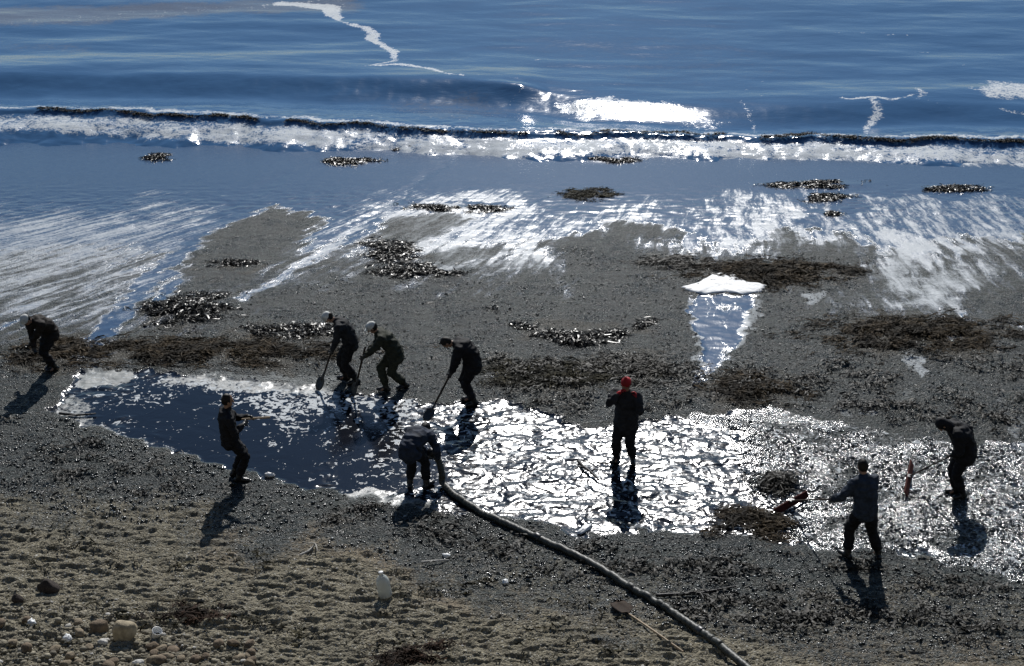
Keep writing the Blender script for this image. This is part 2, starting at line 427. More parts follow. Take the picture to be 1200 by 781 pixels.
col = t.mix(t.m('MULTIPLY', A['kelp'], 0.8), col, t.mix(mid, (0.02, 0.017, 0.008), (0.085, 0.062, 0.03)))
st = t.n('VectorMath', {'operation': 'MULTIPLY'}, {0: flow, 1: (7.0, 1.9, 1.0)})
s1b = t.noise(st, 1.0, 5, 0.65, 0.5, '2D')
stl = t.n('VectorMath', {'operation': 'MULTIPLY'}, {0: flow, 1: (3.6, 0.55, 1.0)})
s1 = t.noise(stl, 1.0, 6, 0.66, 0.35, '2D')
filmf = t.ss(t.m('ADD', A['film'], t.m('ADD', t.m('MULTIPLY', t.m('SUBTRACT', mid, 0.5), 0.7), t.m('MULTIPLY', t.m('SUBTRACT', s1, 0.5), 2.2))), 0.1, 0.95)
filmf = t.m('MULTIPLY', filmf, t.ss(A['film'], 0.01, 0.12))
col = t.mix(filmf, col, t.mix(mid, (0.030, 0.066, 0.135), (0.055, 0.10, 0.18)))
oilf = t.ss(t.m('ADD', t.m('MULTIPLY', A['oil'], t.m('SUBTRACT', 1.0, t.m('MULTIPLY', A['shing'], 0.40))), t.m('ADD', t.m('MULTIPLY', t.m('SUBTRACT', mid, 0.5), 0.9), t.m('MULTIPLY', t.m('SUBTRACT', big, 0.5), t.fmix(A['shing'], 0.7, 2.0)))), 0.32, 0.6)
oilcol = t.mix(A['shing'], (0.004, 0.006, 0.011), t.mix(pc.outputs[0], (0.01, 0.012, 0.014), (0.05, 0.052, 0.05)))
col = t.mix(oilf, col, oilcol)
# foam: streaked along the flow, laced by a finer noise
s2 = t.noise(o, 13.0, 4, 0.65, 0.6)
s3 = t.noise(o, 34.0, 3, 0.7, 0.3)
sn = t.m('ADD', t.m('ADD', t.m('MULTIPLY', s1, 0.42), t.m('MULTIPLY', s1b, 0.22)), t.m('ADD', t.m('MULTIPLY', s2, 0.18), t.m('MULTIPLY', s3, 0.18)))
thr = t.m('SUBTRACT', 0.80, t.m('MULTIPLY', A['foam'], 0.45))
foamf = t.ss(t.m('SUBTRACT', sn, t.m('ADD', thr, t.ss(A['foam'], 0.0, 0.12, 0.3, 0.0))), -0.09, 0.13, 0.0, t.fmix(A['foam'], 0.35, 0.9))
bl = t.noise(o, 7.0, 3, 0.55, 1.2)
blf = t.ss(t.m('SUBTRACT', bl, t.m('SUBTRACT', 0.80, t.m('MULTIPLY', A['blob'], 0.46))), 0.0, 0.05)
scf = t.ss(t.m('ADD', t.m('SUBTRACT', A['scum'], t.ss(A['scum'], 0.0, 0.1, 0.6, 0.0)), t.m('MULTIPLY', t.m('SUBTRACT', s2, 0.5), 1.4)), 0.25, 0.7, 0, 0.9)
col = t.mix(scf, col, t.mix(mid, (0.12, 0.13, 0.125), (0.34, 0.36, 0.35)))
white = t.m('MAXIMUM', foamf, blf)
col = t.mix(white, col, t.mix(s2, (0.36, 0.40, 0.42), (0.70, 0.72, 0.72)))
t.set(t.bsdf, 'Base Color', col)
smooth = t.m('MAXIMUM', filmf, t.m('MULTIPLY', oilf, t.m('SUBTRACT', 1.0, t.m('MULTIPLY', A['shing'], 0.25))))
wetp = t.ss(t.noise(o, 1.3, 4, 0.65), 0.46, 0.6)
ro = t.fmix(dryf, t.fmix(wetp, t.fmix(pc2.outputs[0], 0.3, 0.7), t.fmix(pc2.outputs[0], 0.10, 0.5)), 0.9)
ro = t.fmix(filmf, ro, 0.16)
ro = t.fmix(oilf, ro, t.fmix(A['calm'], t.fmix(A['shing'], 0.17, 0.13), 0.08))
ro = t.fmix(t.m('MAXIMUM', white, scf), ro, 0.65)
t.set(t.bsdf, 'Roughness', ro)
t.set(t.bsdf, 'Specular IOR Level', t.m('MULTIPLY', t.fmix(t.m('MAXIMUM', oilf, filmf), t.fmix(dryf, 0.22, 0.15), 0.5), t.m('SUBTRACT', 1.0, t.m('MULTIPLY', white, 0.8))))
ph = t.m('ADD', t.m('MULTIPLY', pd, -1.0), t.m('MULTIPLY', pd2, -0.5))
b1 = t.bump(t.m('ADD', ph, t.m('MULTIPLY', fin, 0.6)), t.fmix(smooth, 0.9, 0.03), 0.03)
cr = t.noise(o, 2.0, 2.6, 0.5, 1.0)
cr2 = t.noise(o, 16.0, 3, 0.6, 0.5)
chh = t.m('ADD', cr, t.m('MULTIPLY', cr2, 0.03))
chs = t.noise(o, 11.0, 3, 0.6, 0.6)
b2 = t.bump(chh, t.m('MULTIPLY', oilf, t.m('MULTIPLY', t.fmix(A['calm'], 1.0, 0.14), t.fmix(A['shing'], 1.0, 0.5))), 0.05, b1)
b2 = t.bump(chs, t.m('MULTIPLY', oilf, t.m('MULTIPLY', A['shing'], 1.0)), 0.022, b2)
rip = t.noise(st, 2.2, 3, 0.6, 0.4, '2D')
b3 = t.bump(rip, t.m('MULTIPLY', filmf, 0.25), 0.010, b2)
b4 = t.bump(s2, white, 0.02, b3)
t.set(t.bsdf, 'Normal', b4)
beach = link('beach', me, t.mat); tag(beach, kind='structure')

# ================================================================== SEA
ysea = [41.5]
while ysea[-1] < 72: ysea.append(ysea[-1] + 0.045 * (ysea[-1] / 45) ** 2)
ysea = np.concatenate([ysea, [74, 78, 86, 100, 130, 200, 400, 1200, 5000]])
us = np.concatenate([[-1 - f for f in far[::-1]], np.linspace(-1, 1, 460), [1 + f for f in far]])
U2, Y2 = np.meshgrid(us, ysea)
X2 = np.where(np.abs(U2) <= 1, U2, np.sign(U2)) * (0.335 * np.clip(Y2, 14, 75) + 5) + np.where(np.abs(U2) > 1, np.sign(U2) * (np.abs(U2) - 1), 0)
gx, gy = X2.ravel(), Y2.ravel()
def crest(pts):
    q = np.array([PS(*p) for p in pts]); return np.interp(gx, q[:, 0], q[:, 1])
jit = 0.35 * fbm(gx * 0.7, gx * 0 + 3.3, 3, 51) + 0.10 * fbm(gx * 4, gy * 2, 2, 53)
yc1 = crest([(-300, 130), (0, 133), (130, 134), (290, 142), (420, 150), (600, 159), (760, 160), (900, 163), (1050, 166), (1200, 170), (1500, 176)]) + jit
d1 = gy - yc1
bore = np.where(d1 > 0, np.exp(-(d1 / 1.3) ** 2), np.exp(-(d1 / 0.28) ** 2))
yc2 = crest([(-300, 92), (0, 92), (200, 92), (400, 96), (540, 100), (620, 108), (700, 119), (830, 130), (950, 126), (1080, 122), (1200, 124), (1500, 128)]) + 0.4 * jit
d2 = gy - yc2
amp2 = np.interp(gx, [-18, -10, -2, 0.3, 1.2, 6, 10, 16], [.34, .36, .38, .42, .22, .2, .22, .2])
sw = np.where(d2 > 0, np.exp(-(d2 / 2.6) ** 2), np.exp(-(d2 / 0.9) ** 2))
lip = np.exp(-((gx - PS(600, 110)[0]) / 1.1) ** 2) * np.exp(-((d2 + 0.15) / 0.35) ** 2)
far_w = sstep(44, 50, gy)
gz = SEA + 0.13 * bore + 0.62 * amp2 * sw + 0.06 * lip + far_w * (0.07 * fbm(gx * 0.16, gy * 0.42, 2, 61, .4) + 0.018 * fbm(gx * 0.5 + 0.2 * gy, gy * 1.1, 2, 63, .4)) + 0.03 * fbm(gx * 3, gy * 4, 2, 65) * np.exp(-(d1 / 0.8) ** 2)
gz = gz - 0.12 * np.exp(-((d2 + 2.0) / 0.9) ** 2)
toe = d1 + 0.9 * fbm(gx * 0.45, gy * 0 + 1.7, 3, 67) + 0.25 * fbm(gx * 2.2, gy * 1.5, 3, 69)
gz = gz - 0.30 * (1 - sstep(-2.8, -0.5, toe))
gwx = gx + 0.5 * fbm(gx * 0.8, gy * 0.8, 4, 71); gwy = gy + 0.5 * fbm(gx * 0.8 + 9, gy * 0.8, 4, 73)
def spm(pts, f=0.3): return sstep(-f, f, poly_sd(gwx, gwy, [PS(*p) for p in pts]))
def slm(pts, w, f=0.12): return 1 - sstep(-2 * f, 2.6 * f, line_d(gx + 0.5 * (gwx - gx), gy + 0.5 * (gwy - gy), [PS(*p) for p in pts], [v / 31.0 for v in w]))
sf = (0.86 + 0.25 * fbm(gx * 0.5, gy * 0.9, 3, 75)) * sstep(-2.5, -1.2, d1) * (1 - sstep(0.2, 0.9, d1))
sf = sf * (1 - 0.45 * np.exp(-((d1 + 0.1) / 0.25) ** 2))
line = slm([(330, 4), (385, 8), (395, 22), (402, 28), (428, 33), (440, 47), (462, 62), (462, 75), (436, 82)], [14, 14, 8, 4, 7, 9, 6, 4, 4], 0.14)
line = mx(line, slm([(436, 82), (470, 79), (505, 86), (540, 97)], [4, 5, 5, 3], 0.12))
sf = mx(sf, 0.97 * line)
sf = mx(sf, 0.7 * slm([(540, 97), (590, 96), (615, 104), (612, 112), (590, 125)], [2, 3, 4, 5, 3]))
sf = mx(sf, 0.78 * spm([(640, 118), (720, 116), (800, 124), (835, 132), (790, 138), (720, 136), (685, 142), (650, 130)], 0.7))  # sun glare on the wave face, painted white through the foam mask
sf = mx(sf, 0.62 * spm([(800, 140), (860, 138), (850, 158), (780, 158)], 0.5))
sf = mx(sf, 0.95 * slm([(980, 118), (995, 122), (1030, 120), (1048, 123), (1075, 116)], [2, 4, 5, 4, 2], 0.1))
sf = mx(sf, 0.85 * slm([(1030, 120), (1025, 135), (1012, 160)], [5, 8, 4], 0.1))
sf = mx(sf, 0.8 * slm([(1072, 108), (1082, 114), (1074, 122)], [5, 7, 4], 0.1))
sf = mx(sf, 0.75 * slm([(1085, 123), (1110, 128)], [2, 2]))
sf = mx(sf, 0.88 * spm([(1128, 106), (1160, 95), (1210, 98), (1260, 100), (1260, 124), (1190, 120), (1150, 118)], 0.6))
sf = mx(sf, 0.88 * slm([(1175, 130), (1230, 138)], [4, 5], 0.1))
sf = mx(sf, 0.7 * slm([(868, 122), (878, 138), (886, 158)], [4, 5, 4], 0.1))
sf = mx(sf, 0.75 * slm([(860, 103), (892, 117)], [2, 3], 0.1))
for a, b, r_ in ((980, 38, 3), (1008, 38, 8), (1048, 41, 12), (1085, 60, 12), (1135, 78, 3), (1198, 72, 3), (955, 57, 4), (895, 98, 2), (632, 72, 2), (317, 50, 3)):
    sf = mx(sf, 0.85 * slm([(a - r_, b), (a + r_, b)], [2.5, 2.5], 0.12))
sf = mx(sf, 0.55 * spm([(-200, 18), (0, 22), (150, 10), (300, 2), (420, -6), (420, 10), (250, 16), (100, 30), (-200, 42)], 0.6))
sf = mx(sf, 0.45 * spm([(620, 150), (660, 120), (690, 140), (880, 150), (870, 160), (640, 160)], 0.4))
sf = mx(sf, 0.50 * spm([(420, 140), (470, 120), (620, 125), (640, 150), (440, 148)], 0.5))
ssc = union(0.85 * spm([(-200, 12), (120, 6), (330, 0), (420, -8), (420, 14), (250, 18), (100, 28), (-200, 38)], 0.8), 0.2 * spm([(560, 40), (850, 30), (1000, 90), (900, 110), (640, 110)], 2.0),
            0.35 * spm([(0, 50), (110, 52), (110, 66), (0, 62)], 0.6), 0.4 * spm([(430, 120), (560, 108), (620, 130), (520, 145)], 0.6))
me = np_mesh('sea', np.stack([gx, gy, gz], 1), grid_faces(*X2.shape))
fattr(me, 'foam', sf); fattr(me, 'scum', ssc)  # foam also carries the painted glare of the wave face
t = NT('sea_water'); o = t.obj()
fo, sc_ = t.attr('foam'), t.attr('scum')
wv = t.n('VectorMath', {'operation': 'MULTIPLY'}, {0: o, 1: (0.55, 1.3, 1.0)})
n1 = t.noise(wv, 0.9, 4, 0.55, 0.3); n2 = t.noise(wv, 5.5, 3, 0.6, 0.3)
f1 = t.noise(o, 4.0, 6, 0.75, 0.8); f2 = t.noise(o, 15.0, 4, 0.7, 0.8)
fn_ = t.m('ADD', t.m('MULTIPLY', f1, 0.5), t.m('MULTIPLY', f2, 0.5))
ff = t.ss(t.m('SUBTRACT', fn_, t.m('SUBTRACT', 0.86, t.m('MULTIPLY', fo, 0.47))), -0.05, 0.10)
scm = t.ss(t.m('ADD', sc_, t.m('MULTIPLY', t.m('SUBTRACT', f1, 0.5), 1.2)), 0.15, 0.8, 0, 0.65)
c = t.mix(n1, (0.036, 0.095, 0.20), (0.062, 0.15, 0.29))
c = t.mix(scm, c, t.mix(f2, (0.10, 0.105, 0.12), (0.28, 0.27, 0.27)))
c = t.mix(ff, c, t.mix(f1, (0.36, 0.41, 0.44), (0.78, 0.80, 0.80)))
t.set(t.bsdf, 'Base Color', c)
t.set(t.bsdf, 'Roughness', t.fmix(ff, 0.10, 0.8))
t.set(t.bsdf, 'IOR', 1.34); t.set(t.bsdf, 'Specular IOR Level', t.fmix(t.m('MAXIMUM', scm, ff), 0.5, 0.1))
bb = t.bump(t.m('ADD', n1, t.m('MULTIPLY', n2, 0.34)), 0.4, 0.045)
t.set(t.bsdf, 'Normal', t.bump(fn_, ff, 0.025, bb))
sea = link('sea', me, t.mat); tag(sea, kind='structure')

# ================================================================== SEAWEED
def weed_mat(name, c0, c1, rough, spec=0.5):
    t = NT(name); a = t.attr('rnd')
    o = t.obj(); nz = t.noise(o, 25, 3, 0.6); pt = t.ss(t.noise(o, 2.4, 4, 0.65), 0.38, 0.66)
    c = t.mix(t.m('MULTIPLY', t.m('ADD', t.m('MULTIPLY', a, 0.8), t.m('MULTIPLY', nz, 0.3)), t.m('ADD', t.m('MULTIPLY', pt, 0.95), 0.15)), c0, c1)
    t.set(t.bsdf, 'Base Color', c); t.set(t.bsdf, 'Roughness', rough); t.set(t.bsdf, 'Specular IOR Level', spec)
    return t.mat
WM = {'brown': weed_mat('brown_weed', (0.006, 0.005, 0.003), (0.085, 0.056, 0.024), 0.75, 0.15),
      'olive': weed_mat('olive_weed', (0.008, 0.008, 0.004), (0.07, 0.06, 0.028), 0.75, 0.15),
      'rust': weed_mat('rusty_weed', (0.008, 0.005, 0.003), (0.07, 0.034, 0.018), 0.8, 0.15),
      'dark': weed_mat('dark_weed', (0.004, 0.005, 0.004), (0.04, 0.033, 0.02), 0.6, 0.25),
      'floating': weed_mat('floating_weed', (0.003, 0.003, 0.003), (0.010, 0.008, 0.007), 0.6, 0.08),
      'shiny': weed_mat('oiled_weed', (0.003, 0.003, 0.003), (0.008, 0.007, 0.006), 0.3, 0.12)}
def ribbons(cx, cy, cz, ang, length, width, lift, seed=0):
    """curved strips of weed; all arguments arrays of length n"""
    rg = np.random.default_rng(seed); n = len(cx); K = 5
    tt = np.linspace(-0.5, 0.5, K)
    curv = rg.normal(0, 1.6, n)
    V = np.zeros((n, K, 2, 3))
    for k in range(K):
        a = ang + curv * tt[k]
        px = cx + np.cos(a) * length * tt[k]; py = cy + np.sin(a) * length * tt[k]
        zz = cz + lift * (1 - 3.2 * tt[k] ** 2) + rg.normal(0, 0.012, n)
        w = width * (1 - 1.2 * abs(tt[k]) ** 2) * 0.5
        nx, ny = -np.sin(a), np.cos(a); tl = rg.normal(0, 0.7, n)
        for s, sg in ((0, -1), (1, 1)):
            V[:, k, s, 0] = px + sg * nx * w * np.cos(tl); V[:, k, s, 1] = py + sg * ny * w * np.cos(tl); V[:, k, s, 2] = zz + sg * w * np.sin(tl)
    base = (np.arange(n) * K * 2)[:, None, None]
    q = np.array([[k * 2, k * 2 + 1, k * 2 + 3, k * 2 + 2] for k in range(K - 1)])[None]
    F = (base + q).reshape(-1, 4)
    rnd = np.repeat(rg.random(n), K * 2)
    return V.reshape(-1, 3), F, rnd
def weed_obj(name, cx, cy, cz, ang, L, Wd, lift, style, label=None, kind=None, seed=0):
    V, F, rnd = ribbons(cx, cy, cz, ang, L, Wd, lift, seed)
    c = np.array([cx.mean(), cy.mean(), cz.min()])
    me = np_mesh(name, V - c, F); fattr(me, 'rnd', rnd)
    o = link(name, me, WM[style], loc=c)
    if kind: tag(o, kind=kind)
    if label: tag(o, label, 'seaweed')
    return o
for k, (w, (c, sx, sy, ca, sa)) in enumerate(zip(WEED, weed_geo)):
    rg = np.random.default_rng(100 + k)
    area = math.pi * sx * sy
    n = int(np.clip(area * 1500, 200, 6500))
    ex, ey = rg.normal(0, .62, n * 8), rg.normal(0, .6, n * 8)
    if w[7].startswith('crescent'): ey = ey * 0.45 - 0.7 + 1.5 * ex ** 2
    X_ = c[0] + ex * sx * ca - ey * sy * sa; Y_ = c[1] + ex * sx * sa + ey * sy * ca
    r = np.hypot(ex, ey) if not w[7].startswith('crescent') else np.abs(ex)
    dn = fbm(X_ * (0.9 if w[5] == 'shiny' else 1.4) + k, Y_ * (2.0 if w[5] == 'shiny' else 3.2), 4, 90 + k, 0.7)
    ok = (dn > 0.02 + 0.30 * (r - 0.7)) & (r < 1.9)
    X_, Y_, r, dn = X_[ok][:n], Y_[ok][:n], r[ok][:n], dn[ok][:n]; n = len(X_)
    top = 0.7 * w[4] * np.clip(1.1 - 0.8 * r, 0.05, 1) * np.clip(0.5 + 1.6 * dn, 0.2, 1.2)
    Z_ = Hv(X_, Y_) + 0.006 + top * rg.random(n) * 0.8
    small = min(1.0, 0.45 + sy)
    wide = 1.15 if w[5] == 'shiny' else 1.0
    weed_obj('seaweed', X_, Y_, Z_, rg.normal(R(w[6]), 0.45 if wide == 1 else .8, n), rg.uniform(.25, 1, n) ** 2 * .55 * small, rg.uniform(.25, 1, n) ** 2 * .034 * wide, rg.uniform(-.01, .035, n), w[5], w[7], seed=200 + k)
# weed carried on the breaker
def wave_y(x): return float(np.interp(x, wq[:, 0], wq[:, 1]))
mid_band = np.abs(d1) < 0.05
order = np.argsort(gx[mid_band]); wxs, wys = gx[mid_band][order], gy[mid_band][order]
for k, (pa, pb, dens, lab) in enumerate(((30, 295, 1.0, 'long dark seaweed line on the surf crest below the dark swell'),
                             (335, 620, 0.6, 'broken dark seaweed line on the surf crest under the curling wave'),
                             (650, 850, 0.45, 'thin dark seaweed line on the surf crest below the white wave face'),
                             (885, 1230, 1.3, 'thick dark seaweed line on the surf crest under the branching foam'))):
    rg = np.random.default_rng(300 + k)
    x0, x1 = PS(pa, 150)[0], PS(pb, 165)[0]
    n = int((x1 - x0) * 95 * dens)
    X_ = rg.uniform(x0, x1, n * 4); X_ = X_[(fbm(X_ * 0.9, X_ * 0 + k, 3, 310) + rg.normal(0, .12, len(X_)) > 0.0) | (rg.random(len(X_)) < .32)][:n]; X_ = np.concatenate([X_, np.arange(x0, x1, 0.06)]); n = len(X_)
    X_ = X_ + 0.06 * np.sin(X_ * 5 + k)
    yb = np.interp(X_, wxs, wys)
    dn = rg.normal(-0.10, 0.035, n) + 0.09 * np.sin(X_ * 2.3) * np.sin(X_ * 0.9)
    Z_ = SEA + 0.13 * np.where(dn > 0, np.exp(-(dn / 1.3) ** 2), np.exp(-(dn / 0.28) ** 2)) + 0.03
    weed_obj('floating_seaweed', X_, yb + dn, Z_, rg.normal(0, 0.45, n), rg.uniform(.08, .3, n), rg.uniform(.012, .03, n), rg.uniform(0, .02, n), 'floating', lab, seed=340 + k)
# scattered scraps of weed
def scraps(name, style, polys, ncl, per, seed):
    rg = np.random.default_rng(seed); xs = []; ys_ = []; an = []
    for (poly, share) in polys:
        q = np.array(pxs(poly)); m = int(ncl * share); got = 0
        while got < m:
            x = rg.uniform(q[:, 0].min(), q[:, 0].max(), 400); y = rg.uniform(q[:, 1].min(), q[:, 1].max(), 400)
            ok = (poly_sd(x, y, q) > 0) & (fbm(x * 0.8, y * 0.8, 2, seed) > -0.1)
            x, y = x[ok][:m - got], y[ok][:m - got]; got += len(x)
            for a, b in zip(x, y):
                k = int(rg.integers(per // 2, per * 2)); s = rg.uniform(0.06, 0.2); th = rg.normal(0, 0.4)
                u_, v_ = rg.normal(0, s * 1.6, k), rg.normal(0, s * 0.5, k)
                xs.append(a + u_ * math.cos(th) - v_ * math.sin(th)); ys_.append(b + u_ * math.sin(th) + v_ * math.cos(th)); an.append(rg.normal(th, 0.8, k))
    x, y, an = map(np.concatenate, (xs, ys_, an)); n = len(x)
    weed_obj(name, x, y, Hv(x, y) + 0.012 + rg.random(n) * 0.05, an, rg.uniform(.08, .26, n), rg.uniform(.015, .04, n), rg.uniform(0, .04, n), style, kind='stuff', seed=seed)
scraps('seaweed_scraps', 'dark', [([(570, 420), (1200, 420), (1200, 520), (960, 480), (830, 470), (700, 495), (600, 470)], .42),
                                  ([(400, 580), (520, 605), (700, 635), (940, 650), (1200, 690), (1200, 770), (840, 730), (560, 650), (330, 600)], .40),
                                  ([(0, 490), (200, 530), (330, 570), (300, 610), (0, 580)], .07)], 360, 12, 401)
scraps('dry_weed_scraps', 'olive', [([(0, 600), (300, 630), (600, 690), (900, 760), (900, 781), (0, 781)], 1.0)], 70, 7, 403)

# ================================================================== PEBBLES
def ico():
    f = (1 + 5 ** .5) / 2
    v = np.array([(-1, f, 0), (1, f, 0), (-1, -f, 0), (1, -f, 0), (0, -1, f), (0, 1, f), (0, -1, -f), (0, 1, -f), (f, 0, -1), (f, 0, 1), (-f, 0, -1), (-f, 0, 1)], float)
    v /= np.linalg.norm(v[0])
    fc = np.array([(0, 11, 5), (0, 5, 1), (0, 1, 7), (0, 7, 10), (0, 10, 11), (1, 5, 9), (5, 11, 4), (11, 10, 2), (10, 7, 6), (7, 1, 8), (3, 9, 4), (3, 4, 2), (3, 2, 6), (3, 6, 8), (3, 8, 9), (4, 9, 5), (2, 4, 11), (6, 2, 10), (8, 6, 7), (9, 8, 1)])
    return v, fc
IV, IF = ico()
def pebble_mat(name, c0, c1, rough, pale=0.06, palecol=(0.5, 0.48, 0.44)):
    t = NT(name); a = t.attr('rnd'); b = t.attr('rnd2')
    nz = t.noise(t.obj(), 60, 3, 0.6)
    c = t.mix(a, c0, c1); c = t.mix(t.ss(b, 1 - pale - 0.01, 1 - pale), c, palecol)
    c = t.mix(t.ss(nz, 0.4, 0.7, 0, 0.35), c, tuple(x * 0.45 for x in c0))
    t.set(t.bsdf, 'Base Color', c); t.set(t.bsdf, 'Roughness', rough)
    t.set(t.bsdf, 'Normal', t.bump(nz, 0.5, 0.01))
    return t.mat
def pebbles(name, poly, n, r0, r1, mat, seed, power=2.5, keep=None):
    rg = np.random.default_rng(seed); q = np.array(pxs(poly))
    x = rg.uniform(q[:, 0].min(), q[:, 0].max(), n * 3); y = rg.uniform(q[:, 1].min(), q[:, 1].max(), n * 3)
    ok = poly_sd(x, y, q) > 0
    ok &= (Mv('film', x, y) < 0.35) & ((Mv('oil', x, y) < 0.4) | (keep is not None))
    ok &= fbm(x * 1.3, y * 1.3, 3, seed) + rg.normal(0, .25, len(x)) > -0.12
    x, y = x[ok][:n], y[ok][:n]; n = len(x)
    r = r0 + (r1 - r0) * rg.random(n) ** power
    sc = np.stack([r * rg.uniform(.8, 1.5, n), r * rg.uniform(.8, 1.3, n), r * rg.uniform(.45, .85, n)], 1)
    th = rg.random(n) * 2 * np.pi
    v = IV[None] * (1 + rg.normal(0, .09, (n, 12, 1))) * sc[:, None]
    c, s = np.cos(th)[:, None], np.sin(th)[:, None]
    vx = v[..., 0] * c - v[..., 1] * s + x[:, None]; vy = v[..., 0] * s + v[..., 1] * c + y[:, None]
    vz = v[..., 2] + (Hv(x, y) + sc[:, 2] * 0.25)[:, None]
    F = (np.arange(n) * 12)[:, None, None] + IF[None]
    me = np_mesh(name, np.stack([vx, vy, vz], -1).reshape(-1, 3), F.reshape(-1, 3), True)
    fattr(me, 'rnd', np.repeat(rg.random(n), 12)); fattr(me, 'rnd2', np.repeat(rg.random(n), 12))
    return tag(link(name, me, mat), kind='stuff')
pm_dry = pebble_mat('dry_pebble', (0.105, 0.092, 0.064), (0.32, 0.285, 0.205), 0.85, 0.035)
pm_wet = pebble_mat('wet_pebble', (0.006, 0.008, 0.008), (0.042, 0.050, 0.047), 0.24, 0.06, (0.26, 0.28, 0.27))
pebbles('dry_pebbles', [(-40, 590), (180, 612), (330, 640), (480, 672), (620, 710), (830, 752), (1240, 775), (1240, 800), (-60, 800)], 6500, .006, .026, pm_dry, 501, 3.5)
pebbles('coarse_pebbles', [(-40, 715), (60, 705), (150, 725), (280, 760), (330, 800), (-60, 800)], 900, .018, .06, pm_dry, 502, 2.8)
pebbles('wet_pebbles', [(-40, 470), (70, 490), (250, 545), (400, 580), (620, 612), (850, 635), (1240, 690), (1240, 775), (830, 748), (600, 690), (330, 630), (-40, 592)], 15000, .008, .034, pm_wet, 503, 3)
pebbles('upper_beach_pebbles', [(-40, 395), (160, 400), (300, 345), (420, 320), (640, 335), (660, 290), (990, 300), (1030, 375), (1240, 390), (1240, 520), (960, 485), (700, 500), (540, 465), (90, 430), (0, 480), (-40, 470)], 14000, .007, .026, pm_wet, 504, 3)

pm_oil = pebble_mat('oiled_pebble', (0.004, 0.005, 0.006), (0.03, 0.032, 0.032), 0.13, 0.02, (0.2, 0.2, 0.2))
pebbles('oiled_pebbles', [(850, 490), (1000, 505), (1240, 530), (1240, 690), (1000, 650), (890, 620)], 7000, .008, .032, pm_oil, 505, 3, True)
